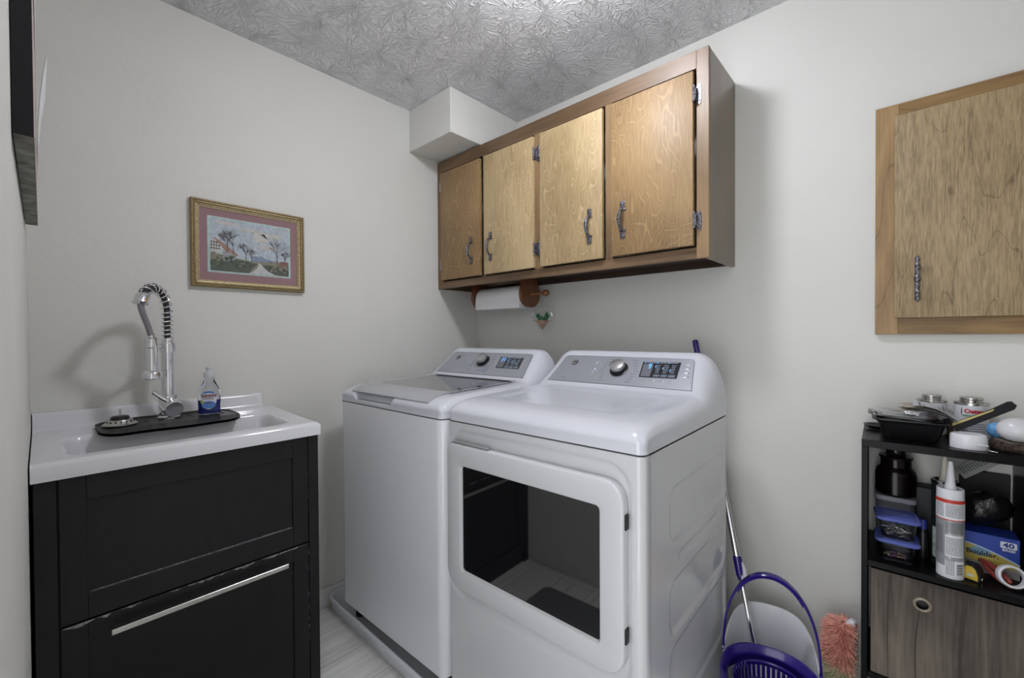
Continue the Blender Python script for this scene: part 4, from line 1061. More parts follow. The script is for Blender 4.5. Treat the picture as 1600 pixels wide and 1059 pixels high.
_before = set()
def mark(): _before.clear(); _before.update(C.objects)
def settle():
    # the small things were measured for a slightly nearer shelf: move each back with it and scale it about its own base
    for o in C.objects:
        if o in _before or o.parent: continue
        x, y, z = o.location; base = ZT if z > .8 else ZM
        o.location = (x+.04*(x-1.966), y+.04*(y+1.831), base+(z-base)*1.04); o.scale = (1.04, 1.04, 1.04)
mark()
def takeout_tray():
    t = thing('takeout_tray', 'black plastic takeout tray with a clear lid at the left end of the shelf top', 'food tray', (1.973, -.214, ZT), .05)
    def rr(hx, hy, z, r=.02): return [Vector((x, y, z)) for x, y in rrect(-hx, -hy*.76, hx, hy*.76, r, 5)]
    b = MB(); b.loft([rr(.052, .060, 0), rr(.056, .064, .003), rr(.068, .074, .044), rr(.071, .077, .047), rr(.079, .084, .051), rr(.0795, .0845, .054), rr(.071, .075, .0535), rr(.066, .07, .043), rr(.055, .06, .004)], capend=True); b.build('tray', M_black, t)
    b = MB(); b.loft([rr(.080, .085, .0545), rr(.080, .085, .056), rr(.070, .074, .057), rr(.064, .068, .062), rr(.06, .064, .063)], capend=True)
    M = Matrix.Translation((-.012, 0, .006)) @ Matrix.Rotation(R(3.5), 4, 'Y'); b.xf(M); b.build('clear_lid', pm('clear_lid_plastic', 'F2F4F6', .08, trans=1, ior=1.15), t)
    # pot handle sticking out behind-left
    h = thing('black_dish', 'flat oval black dish poking out behind the takeout tray', 'dish', (1.905, -.13, ZT+.003))
    MB().lathe([(0, 0), (.03, 0), (.042, .006), (.044, .010), (.04, .010), (.03, .004), (0, .003)], seg=32, sx=.8, sy=.8).build('dish_body', M_black, h)
    # papers in the tray lid
    g = thing('folded_papers', 'folded printed papers lying on the takeout tray', 'papers', (1.995, -.2, ZT+.066))
    for i, (a, zr, xs, ys, dx, dz) in enumerate(((.25, 9, .11, .075, .012, .000), (.02, 13, .09, .08, .026, .004))):
        b = MB(); b.grid(lambda u, v: Vector((xs*(u-.5), ys*(v-.5), .010*math.sin(u*PI*1.1)+.003*v)), lsp(0, 1, 12), lsp(0, 1, 5)); b.grid(lambda u, v: Vector((xs*(u-.5), ys*(v-.5), .0125+.010*math.sin(u*PI*1.1)+.003*v-.010*u)), lsp(0, 1, 12), lsp(0, 1, 5))
        b.xf(Matrix.Translation((dx, 0, dz)) @ Matrix.Rotation(a, 4, 'Z') @ Matrix.Rotation(R(zr), 4, 'Y')); sh = b.build('sheet', pm('kraft_print', 'B0A69A', .7, var=.3, vscale=40) if i == 0 else pm('leaflet', 'C2C2C4', .6, var=.15, vscale=50), g)
    b = MB(); random.seed(9)
    for k in range(9):
        xx = .0+.008*k; b.box((xx, -.034, .0), (xx+random.choice((.002, .004)), .034, .0006))
    b.xf(Matrix.Translation((.026, 0, .0222)) @ Matrix.Rotation(.02, 4, 'Z') @ Matrix.Rotation(R(13), 4, 'Y') @ Matrix.Translation((-.03, 0, .0))); b.build('printed_lines', M_print, g)
    f = MB(); random.seed(2)
    rings = []
    for k in range(7):
        ph = PI*k/6; rings.append([Vector((.017*math.sin(ph)*math.cos(a)*(1+random.uniform(-.16, .16)), .011*math.sin(ph)*math.sin(a)*(1+random.uniform(-.16, .16)), -.008*math.cos(ph)+random.uniform(-.001, .001))) for a in lsp(0, 2*PI*17/18, 18)])
    rings[0] = [Vector((0, 0, -.008)) for _ in rings[0]]; rings[-1] = [Vector((0, 0, .008)) for _ in rings[0]]
    f.loft(rings, cap=False)
    bmesh.ops.remove_doubles(f.bm, verts=f.bm.verts[:], dist=1e-5)
    o = f.build('foil_ball', pm('crumpled_foil', 'C8C8CC', .22, .9, bump=.6, bscale=90), None, smooth=False); o.location = (1.977, -.272, ZT+.0745); tag(o, 'small crumpled silver foil lump lying on the takeout tray', 'foil')
takeout_tray()

def cement_can(x, y, r, h, rz, name, label, green, word2, z=ZT):
    t = thing(name, label, 'can', (x, y, z), rz, None)
    MB().lathe([(0, 0), (r+.001, 0), (r+.001, .003), (r, .004), (r, h-.004), (r+.0015, h-.003), (r+.0015, h), (r-.003, h), (r-.004, h-.003), (r*.62, h-.002), (r*.6, h), (0, h)], seg=40).build('can_body', M_steel, t)
    MB().lathe([(0, h+.001), (r*.62, h), (r*.62, h+.003), (r*.70, h+.004), (r*.70, h+.007), (r*.64, h+.0085), (r*.70, h+.010), (r*.70, h+.013), (r*.66, h+.0145), (0, h+.014)], seg=36).build('lid', M_steel, t)
    lb = MB(); lb.lathe([(r+.0004, .006), (r+.0004, h-.006)], seg=48, cap=False); L = lb.build('paper_label', pm('can_label_white', 'D4D6DC', .45), t)
    # band right (darker print) wraps to the side
    def arc(a0, a1, z0, z1, o, mat, nm):
        b = MB(); b.grid(lambda a, z_: Vector(((r+o)*math.sin(a), -(r+o)*math.cos(a), z_)), lsp(a0, a1, 16), lsp(z0, z1, 2)); b.build(nm, mat, L)
    I = Matrix.Translation((0, 0, h-.021))
    text_bm('Oatey', .0150, I, bold=.0007, wrap=r+.0009, ext=.0001).build('lettering', pm('oatey_red', 'C0262E', .4), L)
    text_bm(word2, .0062, Matrix.Translation((0, 0, h-.033)), bold=.0002, wrap=r+.0009, ext=.0001).build('lettering', pm('can_green', '4A9A6A', .4) if green else M_black, L)
    text_bm('CEMENT' if green else 'PRIMER', .0062, Matrix.Translation((0, 0, h-.041)), bold=.0002, wrap=r+.0009, ext=.0001).build('lettering', bpy.data.materials['can_green'] if green else M_black, L)
    c1 = M_black if green else pm('can_purple', '4A2A90', .4)
    for sgn in (-1, 1):
        b = MB(); pts_o, pts_i = [], []
        for a in lsp(-.85, .85, 14):
            zz = h-.023+.017*math.sin(a); aa = sgn*(.55+.20*math.cos(a)); ai = sgn*(.55+.20*math.cos(a)-.07*(1-abs(a)/.9))
            pts_o.append(Vector(((r+.0009)*math.sin(aa), -(r+.0009)*math.cos(aa), zz))); pts_i.append(Vector(((r+.0009)*math.sin(ai), -(r+.0009)*math.cos(ai), zz)))
        b.loft([pts_o, pts_i], closed=False, cap=False); b.build('swoosh', c1, L)
    arc(1.25, 2.0, .01, h-.01, .0006, pm('can_grey_print', '8C8E92', .5, var=.5, vscale=220), 'side_print')
    st = MB()
    for k in range(6):
        zz = .012+.006*k
        if zz > h-.05: break
        st.grid(lambda a, z_: Vector(((r+.0009)*math.sin(a), -(r+.0009)*math.cos(a), z_)), lsp(-.7, .7, 10), lsp(zz, zz+.0018, 2))
    st.build('small_print', M_print, L)
cement_can(2.020, -.116, .0305, .098, .12, 'solvent_can', 'smaller round can with purple and red lettering behind the takeout tray', False, 'PURPLE')
cement_can(2.098, -.116, .0335, .098, .08, 'solvent_can', 'round cement can with red and green lettering, right of the other can', True, 'MEDIUM CLEAR')

def top_items():
    # white cap
    t = thing('spray_can_top', 'white oval plastic cap lying on the shelf top in front of the cans', 'cap', (2.082, -.262, ZT), .1)
    b = MB(); ell = lambda rx, ry, z: [Vector((rx*math.cos(a), ry*math.sin(a), z)) for a in lsp(0, 2*PI*39/40, 40)]
    b.loft([ell(.0335, .026, 0), ell(.0335, .026, .028), ell(.032, .0245, .034), ell(.029, .0215, .036), ell(.022, .015, .0352), ell(.01, .006, .0348)], capend=True); cap = b.build('cap_body', M_whiteplastic, t)
    MB().box((.012, -.0265, .012), (.030, -.022, .0145), .001).build('thumb_tab', M_whiteplastic, t)
    # long black case with tan stripe leaning up to the right
    t = thing('black_file', 'long black bar with a tan stripe leaning over the white cap', 'tool', (2.06, -.2, ZT+.035))
    p0, p1 = Vector((2.059, -.215, .980)), Vector((2.168, -.185, 1.048)); ex = (p1-p0).normalized(); vw = Vector((-.1, -1, .2)); ey = vw.cross(ex).normalized(); 
    L = (p1-p0).length; M = face_M(p0, ex, ey)
    b = MB(); b.prism([Vector(q) for q in ((0, -.011, 0), (L*.93, -.010, 0), (L, -.004, 0), (L*.985, .009, 0), (L*.93, .012, 0), (L*.6, .009, 0), (0, .011, 0))], (0, 0, .006)); b.xf(M); b.build('bar', pm('charcoal_rubber', '1D1B1E', .5, spec=.3), t, world=True)
    b = MB(); b.prism([Vector(q) for q in ((.0, .0040, -.0004), (L*.66, .0035, -.0004), (L*.70, .0068, -.0004), (0, .0100, -.0004))], (0, 0, .007)); b.xf(M); b.build('stripe', pm('tan_stripe', 'C2B274', .6), t, world=True)
    # bark slice
    t = thing('wood_slice', 'thick bark-edged wood slice lying at the right end of the shelf top', 'wood slice', (2.166, -.195, ZT))
    random.seed(11)
    n = 64; ph = [random.uniform(0, 6) for _ in range(5)]
    def rad(a): return 1+.05*math.sin(3*a+ph[0])+.035*math.sin(7*a+ph[1])+.02*math.sin(13*a+ph[2])+.012*math.sin(24*a+ph[3])
    rings = []
    for z, k in ((0, .95), (.004, 1.0), (.01, 1.015), (.016, .99), (.020, .96), (.022, .90)):
        rings.append([Vector((.041*rad(a)*k*math.cos(a), .072*rad(a)*k*math.sin(a), z)) for a in lsp(0, 2*PI*(n-1)/n, n)])
    b = MB(); b.loft(rings); b.build('bark', pm('bark', '54463C', .85, bump=1, bscale=90, var=.6, vscale=70, vcol='2A211C'), t)
    rings = [[Vector((.041*rad(a)*.90*math.cos(a), .072*rad(a)*.90*math.sin(a), z)) for a in lsp(0, 2*PI*(n-1)/n, n)] for z in (.0215, .0235)]
    MB().loft(rings).build('sawn_face', pm('sawn_wood', '7E7468', .8, var=.3, vscale=30), t)
    zt = ZT+.0236
    # white glossy egg / bulb
    b = MB(); prof = [(.033*math.sin(a)*(1+.06*math.cos(a)), .0295-.0295*math.cos(a)) for a in lsp(0, PI, 26)]
    b.lathe([(max(r, .0001), h) for r, h in prof], seg=40, sx=1.08); o = b.build('white_egg', pm('frosted_white_shell', 'D2D2D6', .25, var=.02), None); o.location = (2.166, -.235, zt+.0); tag(o, 'smooth white egg shape resting on the wood slice', 'egg')
    b = MB(); b.lathe([(max(.019*math.sin(a), .0001), .019-.019*math.cos(a)) for a in lsp(0, PI, 20)], seg=28); o = b.build('blue_ball', pm('marbled_blue', '6CA8D8', .5, var=.3, vscale=60, vcol='4A86C0'), None); o.location = (2.136, -.20, zt-.0005); tag(o, 'small marbled light blue ball beside the white egg', 'ball')
    # crinkled clear wrap behind the egg
    random.seed(6); b = MB(); b.grid(lambda u, v: Vector((.06*(u-.5), .02*math.sin(u*7)+.01*v, .048*v*(.7+.3*math.sin(u*9))+random.uniform(-.003, .003)+.006)), lsp(0, 1, 10), lsp(0, 1, 6)); o = b.build('plastic_wrap', pm('crinkled_film', 'F0F0F0', .1, trans=1, ior=1.1, alpha=.6), None, smooth=False); o.location = (2.172, -.17, zt+.001); tag(o, 'crinkled clear plastic wrap behind the white egg', 'plastic wrap')
    # screw
    b = MB(); b.lathe([(0, 0), (.004, .001), (.0015, .004), (.0015, .014), (0, .017)], M=Matrix.Rotation(R(90), 3, 'Y') @ Matrix.Rotation(R(30), 3, 'X'), seg=12); o = b.build('screw', M_steel, None); o.location = (2.113, -.295, ZT+.0042); tag(o, 'small silver screw on the shelf edge beside the white cap', 'screw')
    # brown tin behind
    b = MB(); b.box((-.016, -.02, 0), (.016, .02, .052), .004); o = b.build('cardboard_packet', pm('mottled_brown_card', '6A5A42', .7, var=.6, vscale=60), None); o.location = (2.061, -.098, ZT); o.rotation_euler = (0, 0, .4); tag(o, 'small mottled brown packet squeezed between the two cans', 'packet')
top_items()

def mid_items():
    # stack at the left: clear box with grey lid at the back, jar on it
    def rr(hx, hy, z, r=.015): return [Vector((x, y, z)) for x, y in rrect(-hx, -hy, hx, hy, r, 5)]
    t = thing('storage_box', 'tall clear box with a grey lid under the dark glass jar', 'plastic box', (1.942, -.125, ZM), SHR)
    MB().loft([rr(.040, .060, 0), rr(.042, .062, .004), rr(.043, .064, .135), rr(.0415, .0625, .135), rr(.0405, .0605, .006)]).build('tub', M_clearbox, t)
    MB().loft([rr(.046, .067, .133), rr(.0465, .0675, .137), rr(.0465, .0675, .143), rr(.044, .065, .146), rr(.03, .045, .144)]).build('lid', pm('grey_translucent_lid', '8A8A92', .35), t)
    j = thing('glass_jar', 'large dark amber jar with a knob lid on the middle shelf', 'jar', (1.945, -.140, ZM+.1465), 0)
    MB().lathe([(0, 0), (.044, 0), (.047, .004), (.047, .056), (.043, .070), (.036, .079), (.035, .083), (.035, .103), (0, .103)], seg=40).build('jar_body', M_amber, j)
    MB().lathe([(0, .103), (.038, .103), (.039, .106), (.037, .110), (.026, .113), (.022, .118), (.0245, .128), (.023, .137), (.0, .140)], seg=36).build('lid', pm('jar_lid_black', '1C1614', .2), j)
    # two small boxes with blue lids, front left
    def tub(z, rz, label, fill):
        t = thing('food_container', label, 'food container', (1.948, -.252, z), rz)
        MB().loft([rr(.031, .032, 0, .012), rr(.033, .034, .003, .012), rr(.039, .040, .053, .012), rr(.0378, .0388, .053, .012), rr(.032, .033, .004, .012)]).build('tub', M_clearbox, t)
        l = MB(); l.loft([rr(.045, .046, .0505, .014), rr(.0465, .0475, .053, .014), rr(.0465, .0475, .056, .014), rr(.0435, .0445, .0585, .014), rr(.040, .041, .0575, .012), rr(.035, .036, .0575, .012), rr(.033, .034, .0590, .012), rr(.02, .021, .059, .008)]); l.build('lid', M_bluelid, t)
        return t
    t1 = tub(ZM, .06, 'lower blue-lidded clear container of small hardware, at the shelf front', 0)
    t2 = tub(ZM+.0600, .10, 'upper blue-lidded clear container full of screws, stacked on the other', 1)
    random.seed(21)
    b = MB()
    for k in range(90):
        c = Vector((1.948+random.uniform(-.025, .025), -.252+random.uniform(-.025, .025), ZM+.0600+.006+random.uniform(0, .030)))
        a, e = random.uniform(0, 6.28), random.uniform(-.5, .5); d = Vector((math.cos(a)*math.cos(e), math.sin(a)*math.cos(e), math.sin(e)))
        b.tube([c-d*.007, c+d*.005, c+d*.006, c+d*.007], [.0011, .0012, .0026, .0026], 6)
    o = b.build('loose_screws', M_steel, None, origin=(1.948, -.252, ZM+.0515)); tag(o, 'heap of small silver screws inside the upper blue-lidded container', 'screws', kind='stuff')
    b = MB()
    for k in range(14):
        c = Vector((1.948+random.uniform(-.024, .024), -.252+random.uniform(-.02, .02), ZM+.0075+random.uniform(0, .005)))
        a = random.uniform(0, 6.28); d = Vector((math.cos(a), math.sin(a), .1)); b.tube([c-d*.008, c+d*.008], .0022, 7, mi=k % 3)
    o = b.build('loose_hardware', [M_gold, pm('mauve_bits', 'A070A0', .5), M_steel], None, origin=(1.948, -.252, ZM+.004)); tag(o, 'mixed brass and purple bits inside the lower blue-lidded container', 'hardware', kind='stuff')
    # caulk tubes
    def tube(x, y, label, dark, rz, nm='caulk_tube'):
        t = thing(nm, label, 'caulk tube', (x, y, ZM), rz); r = .0255; h = .222
        MB().lathe([(0, .002), (r-.003, .002), (r-.002, 0), (r, 0), (r, h), (r-.0015, h+.001), (r-.002, h-.004), (.009, h-.004), (0, h-.004)], seg=44).build('tube_body', pm('tube_white', 'D4D5DA', .4, var=.02) if not dark else pm('tube_black', '1E2422', .4), t)
        MB().lathe([(0, h-.004), (.012, h-.004), (.0115, h+.004), (.0095, h+.012), (.006, h+.055), (.0045, h+.068), (0, h+.068)], seg=24).build('nozzle', bpy.data.materials['tube_white'] if not dark else pm('nozzle_cream', 'C8C4B8', .4), t)
        if dark:
            MB().lathe([(r+.001, h-.006), (r+.0018, h-.004), (r+.0018, h+.003), (r-.003, h+.003)], seg=40, cap=False).build('rim', M_steel, t)
            b = MB(); b.grid(lambda a, z: Vector(((r+.0006)*math.sin(a), -(r+.0006)*math.cos(a), z)), lsp(-1.2, 1.2, 14), lsp(.02, .1, 2)); b.build('label', pm('tube_label_pale', 'A8B8B0', .5, var=.5, vscale=90), t); return
        rr_ = r+.0006
        def band(a0, a1, z0, z1, m, nm, o=0, par=None):
            b = MB(); b.grid(lambda a, z: Vector(((rr_+o)*math.sin(a), -(rr_+o)*math.cos(a), z)), lsp(a0, a1, 26), lsp(z0, z1, 2)); return b.build(nm, m, par or t)
        L = band(-1.5, 1.5, .030, .200, pm('tube_label_grey', '9A9C9E', .35, .3), 'label')
        band(-1.5, 1.5, .148, .200, pm('tube_label_white', 'D6D8DC', .4), 'label_white', .0002, L)
        band(-1.5, 1.45, .189, .198, pm('tube_label_red', 'B8392E', .4), 'label_red_band', .0004, L)
        band(-1.5, 1.5, .146, .1485, bpy.data.materials['tube_label_red'], 'label_red_line', .0004, L)
        b = MB(); random.seed(8)
        for (z0, z1, a0, a1) in ((.155, .186, -.35, 1.0), (.116, .142, -.35, .95), (.060, .104, -.35, .95), (.01, .048, -.35, .25), (.155, .186, -1.2, -.5), (.06, .13, -1.2, -.55)):
            z = z0
            while z < z1:
                a = a0
                while a < a1:
                    e = min(a1, a+random.uniform(.05, .2)); b.grid(lambda aa, zz: Vector(((rr_+.0005)*math.sin(aa), -(rr_+.0005)*math.cos(aa), zz)), lsp(a, e, 3), lsp(z, z+.0014, 2)); a = e+.03
                z += .0030
        b.build('small_print', M_print, L)
        w1 = band(-.4, 1.0, .056, .110, bpy.data.materials['tube_label_white'], 'text_panel', .0002, L); w2 = band(-.4, 1.1, .006, .046, bpy.data.materials['tube_label_white'], 'text_panel', .0001, L)
        b = MB()
        for k in range(9): b.grid(lambda aa, zz: Vector(((rr_+.0006)*math.sin(aa), -(rr_+.0006)*math.cos(aa), zz)), lsp(.42, .95, 6), lsp(.012+.0032*k, .012+.0032*k+(.0012, .002)[k % 2], 2))
        b.build('barcode', M_black, L)
    tube(2.050, -.277, 'white caulk tube with a red and silver label standing upright at the shelf front', False, .0)
    tube(2.043, -.213, 'black caulk tube with a pale nozzle standing behind the white one', True, .1, 'caulk_tube')
    # bag box
    t = thing('bag_box', 'blue and yellow carton of bags lying on the middle shelf behind the tools', 'carton', (2.119, -.170, ZM), .02)
    hx, hy, hz = .062, .035, .112
    hx = .056; hz = .100
    MB().box((-hx, -hy, 0), (hx, hy, hz), .001, 1).build('carton', pm('carton_blue', '2744A0', .45), t)
    y = -hy-.0004
    def fp(pts, m, nm, o=0, par=None):
        b = MB(); b.poly([Vector((x, y-o, z)) for x, z in pts]); return b.build(nm, m, par or t)
    curve = [(-hx+2*hx*u, .072-.030*u**1.6*1.2) for u in lsp(0, 1, 14)]
    fp([(-hx, .030), (hx, .022)]+curve[::-1], pm('carton_yellow', 'B8A44E', .5, var=.12, vscale=40), 'yellow_field', .0002)
    fp([(x, z+.003) for x, z in curve]+[(x, z-.0005) for x, z in curve[::-1]], pm('carton_pale_line', 'A8C0E0', .5), 'swoosh_line', .0005)
    fp([(-hx, .0), (hx, .0), (hx, .022), (-hx, .030)], pm('carton_grey', '9A9690', .6, var=.25, vscale=50), 'grey_field', .0002)
    fp([(-.012+.019*math.cos(a), .053+.011*math.sin(a)) for a in lsp(0, 2*PI*23/24, 24)], pm('rock_blue', '6E94AC', .5, var=.3, vscale=60), 'rock_emblem', .0004)
    M = face_M((-.008, y-.0008, .049), (1, 0, -.03), (0, 0, 1)); text_bm('Boulder.', .0168, M, bold=.0004).build('lettering', M_black, t)
    M = face_M((.037, y-.0008, .082), (1, 0, 0), (0, 0, 1))
    fp([(x, z) for x, z in rrect(.023, .074, .051, .0905, .003, 3)], bpy.data.materials['label_white'], 'count_box', .0003)
    text_bm('40', .0165, M, bold=.0005, squash=1.15).build('lettering', pm('carton_ink', '1E3484', .5), t)
    text_bm('BAGS', .0075, face_M((.037, y-.0008, .0695), (1, 0, 0), (0, 0, 1)), bold=.0003, squash=1.2).build('lettering', bpy.data.materials['label_white'], t)
    # black bags sagging on the carton
    random.seed(31); b = MB(); rings = []
    for k in range(9):
        ph = PI*k/8; rings.append([Vector((.054*math.sin(ph)*math.cos(a)*(1+random.uniform(-.16, .16)), .030*math.sin(ph)*math.sin(a)*(1+random.uniform(-.2, .2)), .045-.043*math.cos(ph)*(1+random.uniform(-.16, .16))+.012*math.cos(a)*math.sin(ph))) for a in lsp(0, 2*PI*21/22, 22)])
    mn = min(v.z for r_ in rings for v in r_)
    for r_ in rings:
        for v in r_: v.z -= mn
    b.loft(rings); o = b.build('plastic_bag', pm('black_bin_liner', '131315', .22, bump=.5, bscale=40), None); o.location = (2.118, -.150, ZM+.1005); tag(o, 'crumpled black plastic bag lying on the carton of bags', 'plastic bag')
    # white booklet leaning at the back
    t = thing('booklet', 'grey printed booklet tilted at the back under the shelf top', 'booklet', (2.10, -.10, .85))
    A_, B_, C_ = Vector((2.066, -.105, .868)), Vector((2.086, -.125, .828)), Vector((2.168, -.115, .895))
    ex = (C_-B_).normalized(); ey = (A_-B_); ey = (ey-ex*ey.dot(ex)).normalized(); M = face_M(B_, ex, ey)
    b = MB(); b.box((0, 0, -.002), (.094, .033, .002)); b.xf(M); b.build('cover', pm('booklet_grey', 'A4A4A2', .6), t, world=True)
    b = MB()
    for k in range(13):
        for q in (.002, -.0024): b.box((.008+.0062*k, .010, q), (.0105+.0062*k, .029, q+.0004))
    b.xf(M); b.build('printed_lines', M_print, t, world=True)
    b = MB(); b.box((-.048, -.004, 0), (.048, .004, .232), .001, 1); o = b.build('shade_sheet', pm('shade_charcoal', '222224', .6), None); o.location = (2.126, -.078, ZM); o.rotation_euler = (0, 0, SHR); tag(o, 'added charcoal sheet standing in for shade at the shelf back behind the carton', 'shade sheet')  # added dark sheet in place of the shaded wall behind the carton
    # dark box behind the tubes
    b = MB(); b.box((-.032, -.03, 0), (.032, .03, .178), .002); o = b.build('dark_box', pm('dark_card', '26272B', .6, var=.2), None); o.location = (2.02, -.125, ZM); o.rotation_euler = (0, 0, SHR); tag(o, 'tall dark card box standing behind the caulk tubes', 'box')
    # little bottle with blue cap
    t = thing('glue_bottle', 'small black bottle with a blue cap between the containers and caulk tubes', 'bottle', (2.002, -.205, ZM))
    MB().lathe([(0, 0), (.0115, 0), (.0120, .003), (.0120, .070), (.007, .080), (0, .080)], seg=20).build('bottle', M_black, t)
    MB().lathe([(0, .08), (.0085, .08), (.0085, .105), (0, .106)], seg=20).build('cap', pm('cap_blue', '2A3A8C', .4), t)
    # tape measure
    t = thing('tape_measure', 'yellow and black tape measure on the middle shelf beside the white caulk tube', 'tape measure', (2.091, -.262, ZM), -.35)
    sh = [(-.020, 0), (.022, 0), (.023, .012), (.016, .030), (.006, .037), (-.010, .037), (-.019, .028), (-.021, .012)]
    b = MB(); b.prism([Vector((.75*x, -.016, z)) for x, z in sh], (0, .032, 0)); b.bm.faces.ensure_lookup_table(); body = b.build('case', pm('tape_black', '1F1F20', .4), t)
    for s in (-1, 1):
        b = MB(); yy = s*.0165; b.prism([Vector((.75*x*.8, yy-.0012, .003+z*.86)) for x, z in sh], (0, .0024, 0)); b.build('side_plate', pm('tape_yellow', 'C4A83C', .35), t)
    MB().box((-.012, -.010, .0365), (.006, .010, .0395), .0015).build('lock', M_black, t)
    MB().box((.0172, -.008, .001), (.0192, .008, .010), .0005).build('hook', M_steel, t)
    MB().box((-.006, -.0185, .010), (.006, -.0176, .018), .0003).build('sticker', pm('sticker_pale', 'B8B8B0', .5), t)
    # red handled pliers
    t = thing('pliers', 'red-handled pliers lying behind the white ring', 'pliers', (2.135, -.235, ZM), 0)
    red = pm('red_grip', 'A84A46', .4, var=.2, vscale=60)
    for s in (-1, 1):
        b = MB(); pts = [Vector((-.024, .030, .030+.003*s)), Vector((-.012, .012+.002*s, .024+.008*s)), Vector((.004, -.010+.003*s, .017+.009*s)), Vector((.018, -.030+.002*s, .009+.0045*s))]
        b.tube(pts, [.0035, .0055, .0060, .0042], 10); b.build('grip', red, t)
    MB().tube([(-.024, .030, .030), (-.030, .042, .033), (-.034, .052, .034)], [.007, .008, .003], 10).build('jaws', M_steel, t)
    # white ring
    t = thing('pipe_coupling', 'white plastic pipe ring propped against the red pliers', 'pipe fitting', (2.155, -.262, ZM), 0)
    b = MB(); prof = [(.0205, -.009), (.0235, -.010), (.0255, -.008), (.0262, 0), (.0255, .008), (.0235, .010), (.0205, .009), (.0200, 0), (.0205, -.009)]
    b.lathe(prof, (0, 0, .0285), 'Y', 48, cap=False, M=Matrix.Rotation(R(-18), 3, 'X') @ Matrix.Rotation(R(14), 3, 'Z')); b.build('ring', M_whiteplastic, t)
mid_items()
settle()

# ------------------------------------------------------------ mop, bucket, duster
def bucket():
    cx, cy, rz = 1.661, -.335, R(12)
    t = thing('mop_bucket', 'white oval mop bucket with a purple spin basket beside the dryer', 'bucket', (cx, cy, 0), rz)
    hw, hl = .128, .225
    n = 72; an = [2*PI*k/n for k in range(n)]
    def ov(kx, ky, zf, dy=0):
        out = []
        for a in an:
            c, s = math.cos(a), math.sin(a); e = .82
            x = hw*kx*math.copysign(abs(c)**e, c); y = hl*ky*math.copysign(abs(s)**e, s)+dy
            out.append(Vector((x, y, zf(x, y, s) if callable(zf) else zf)))
        return out
    rim = lambda x, y, s: .232+.058*sstep(-.1, .9, s)
    b = MB(); b.loft([ov(.80, .84, 0), ov(.84, .88, .006), ov(.90, .93, .12), ov(.95, .97, lambda x, y, s: rim(x, y, s)-.012), ov(1.0, 1.0, lambda x, y, s: rim(x, y, s)-.004), ov(1.0, 1.0, rim), ov(.965, .975, lambda x, y, s: rim(x, y, s)+.001), ov(.92, .945, lambda x, y, s: rim(x, y, s)-.02), ov(.86, .90, .12), ov(.78, .83, .01)])
    b.build('bucket', M_whiteplastic, t, angle=60)
    # purple collar and basket over the front half
    bc = -.105; br = .108
    zr = .246
    b = MB(); na = 60
    def shell(a, k, z): return Vector((br*k*math.cos(a), bc+br*k*math.sin(a), z))
    full = lsp(0, 2*PI*(na-1)/na, na)
    def outer(a, k, z):
        # collar outline follows the bucket on the sides and front, a brow at the back
        c, s = math.cos(a), math.sin(a)
        x = (hw*1.0)*math.copysign(abs(c)**.85, c); y = bc+(.122 if s > 0 else .118)*math.copysign(abs(s)**.85, s)
        return Vector((x*k, bc+(y-bc)*k, z+.012*max(0, s)))
    b.loft([[outer(a, 1.0, zr-.055) for a in full], [outer(a, 1.02, zr-.05) for a in full], [outer(a, 1.02, zr+.004) for a in full], [outer(a, 1.0, zr+.012) for a in full], [outer(a, .95, zr+.013) for a in full], [outer(a, .87, zr+.002) for a in full], [outer(a, .85, zr-.010) for a in full]], cap=False)
    b.build('collar', M_purple, t, angle=50)
    # slotted basket: bars with real gaps
    ns = 44
    bk = MB()
    for k in range(ns):
        a0, a1 = 2*PI*k/ns, 2*PI*(k+.62)/ns
        bk.grid(lambda a, z: shell(a, .80+.08*(z-(zr-.12))/.12, z), lsp(a0, a1, 3), lsp(zr-.12, zr-.008, 6))
    for z0, z1 in ((zr-.020, zr-.006), (zr-.066, zr-.058), (zr-.12, zr-.112)):
        bk.grid(lambda a, z: shell(a, .81+.08*(z-(zr-.12))/.12, z), lsp(0, 2*PI, 61), lsp(z0, z1, 2))
    bk.lathe([(0, zr-.116), (br*.8, zr-.116), (br*.8, zr-.12), (0, zr-.12)], (0, bc, 0), seg=40)
    o = bk.build('spin_basket', M_purple, t); md = o.modifiers.new('thick', 'SOLIDIFY'); md.thickness = .002
    sl_ = MB(); sl_.grid(lambda a, z: shell(a, .855+.08*(z-(zr-.12))/.12, z), lsp(0, 2*PI, 61), lsp(zr-.115, zr-.012, 4)); sl_.build('slot_brightener', M_whiteplastic, t)  # added white backing, brightens the slots where the bucket inside stays dark
    # handle arch
    b = MB(); path = []; ys_ = .03
    py = .0; hh = .238
    for k in range(41):
        a = PI*k/40; path.append(Vector((hw*1.0*math.cos(a)*(1.0 if True else 1), py+.055*math.sin(a), .235+hh*math.sin(a)**.78 if 0 < k < 40 else .235)))
    rings = []
    for i, p in enumerate(path):
        tg = (path[min(i+1, 40)]-path[max(i-1, 0)]).normalized(); sd = Vector((0, 1, 0)); nn = tg.cross(sd).normalized(); sd = nn.cross(tg).normalized()
        wd = .007+.006*math.exp(-((i-20)/8)**2); th = .003+.003*math.exp(-((i-20)/9)**2)
        rings.append([p+sd*wd*c+nn*th*d for c, d in ((-1, -.5), (-.8, 1), (.8, 1), (1, -.5), (.7, -1), (-.7, -1))])
    b.loft(rings)
    for i in range(10, 31):
        for f in (0, .5):
            p = path[i].lerp(path[i+1], f); tg = (path[i+1]-path[i-1]).normalized(); nn = tg.cross(Vector((0, 1, 0))).normalized()
            q = p-nn*.0065 if nn.z > 0 else p+nn*.0065
            b.box(q-Vector((.0016, .008, .0016)), q+Vector((.0016, .008, .0016)))
    for s in (-1, 1): b.lathe([(0, -.004), (.010, -.004), (.010, .004), (0, .004)], (s*hw*1.0, py, .235), 'X', 16)
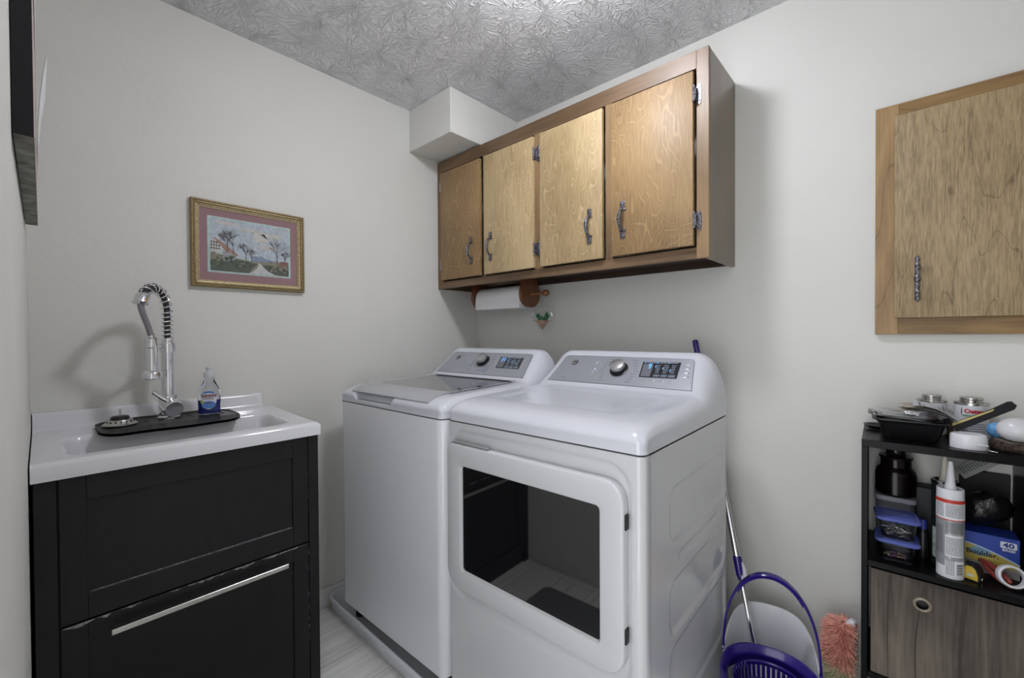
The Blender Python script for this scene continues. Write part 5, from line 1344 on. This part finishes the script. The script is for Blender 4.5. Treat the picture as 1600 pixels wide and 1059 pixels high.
    b.build('handle', M_purple, t)
bucket()

def mop():
    p0 = Vector((1.329, -.028, 1.215)); pe = Vector((1.610, -.245, .135)); d = (pe-p0).normalized(); L = (pe-p0).length
    t = thing('mop', 'chrome-poled mop with purple grip leaning behind the dryer, head in the bucket', 'mop', tuple(pe))
    P = lambda s: p0+d*s
    MB().tube([P(0), P(.004), P(.10), P(.104)], [.008, .0115, .0105, .009], 16).build('grip', M_purple, t, world=True)
    MB().tube([P(.10), P(.83)], .0098, 16).build('upper_pole', M_chrome, t, world=True)
    MB().tube([P(.80), P(.805), P(.86), P(.868), P(.875)], [.0125, .0145, .0135, .012, .010], 18).build('lock_sleeve', M_purple, t, world=True)
    sd = d.cross(Vector((.74, -.67, 0))).normalized(); ot = Vector((.35, -.9, 0)).normalized(); rt = Vector((.9, .4, 0)).normalized()
    b = MB(); b.tube([P(.815)+rt*.012+ot*.008, P(.835)+rt*.015+ot*.009, P(.862)+rt*.012+ot*.009], [.0035, .0065, .0075], 12); b.tube([P(.862)+rt*.0+ot*.014, P(.862)+rt*.016+ot*.010], .008, 12); b.build('lock_lever', M_whiteplastic, t, world=True)
    MB().tube([P(.86), P(L)], .0078, 16).build('lower_pole', M_chrome, t, world=True)
    MB().lathe([(0, .03), (.02, .03), (.03, .02), (.06, .012), (.062, 0), (0, 0)], tuple(pe-Vector((0, 0, .03))), seg=24).build('mop_head', M_purple, t, world=True)
    random.seed(14); b = MB()
    for k in range(70):
        a = random.uniform(0, 6.28); r = random.uniform(.01, .055); c = pe+Vector((math.cos(a)*r, math.sin(a)*r, -.03)); b.tube([c, c+Vector((math.cos(a)*.008, math.sin(a)*.008, -.03)), c+Vector((math.cos(a)*.012, math.sin(a)*.012, -.068))], .003, 5)
    o = b.build('mop_strands', pm('mop_strand_white', 'CACACA', .9), t, world=True); o['kind'] = 'stuff'
mop()

def duster():
    cx, cy = 1.818, -.13
    t = thing('microfibre_duster', 'fluffy orange and lime duster standing on its handle between bucket and shelf unit', 'duster', (cx, cy, 0))
    MB().tube([(cx+.005, cy, .002), (cx+.004, cy, .30), (cx+.026, cy, .335), (cx+.03, cy, .345)], [.008, .009, .012, .008], 12).build('handle', M_whiteplastic, t, world=True)
    def fluff(z0, z1, r0, n, seed):
        random.seed(seed); b = MB()
        for k in range(n):
            z = random.uniform(z0, z1); a = random.uniform(0, 6.283); rr = r0*random.uniform(.75, 1.08)
            u = (z-z0)/(z1-z0); up = .35*(u-.4)
            c = Vector((cx+.004, cy, z)); dr = Vector((math.cos(a), math.sin(a), up+random.uniform(-.35, .25))).normalized()
            rr *= 1-.25*max(0, u-.75)/.25
            p = c+dr*rr
            if p.x > cx+.042: continue
            tw = Vector((random.uniform(-.2, .2), random.uniform(-.2, .2), -.35)); 
            b.tube([c+dr*.008, c+dr*rr*.6, p+tw*.010], [.0022, .0017, .0006], 4, cap=False)
        return b
    f = fluff(.205, .325, .060, 2600, 1).build('orange_fibres', M_orange, t, world=True); f['kind'] = 'stuff'
    f = fluff(.075, .210, .062, 1500, 2).build('lime_fibres', M_lime, t, world=True); f['kind'] = 'stuff'
duster()
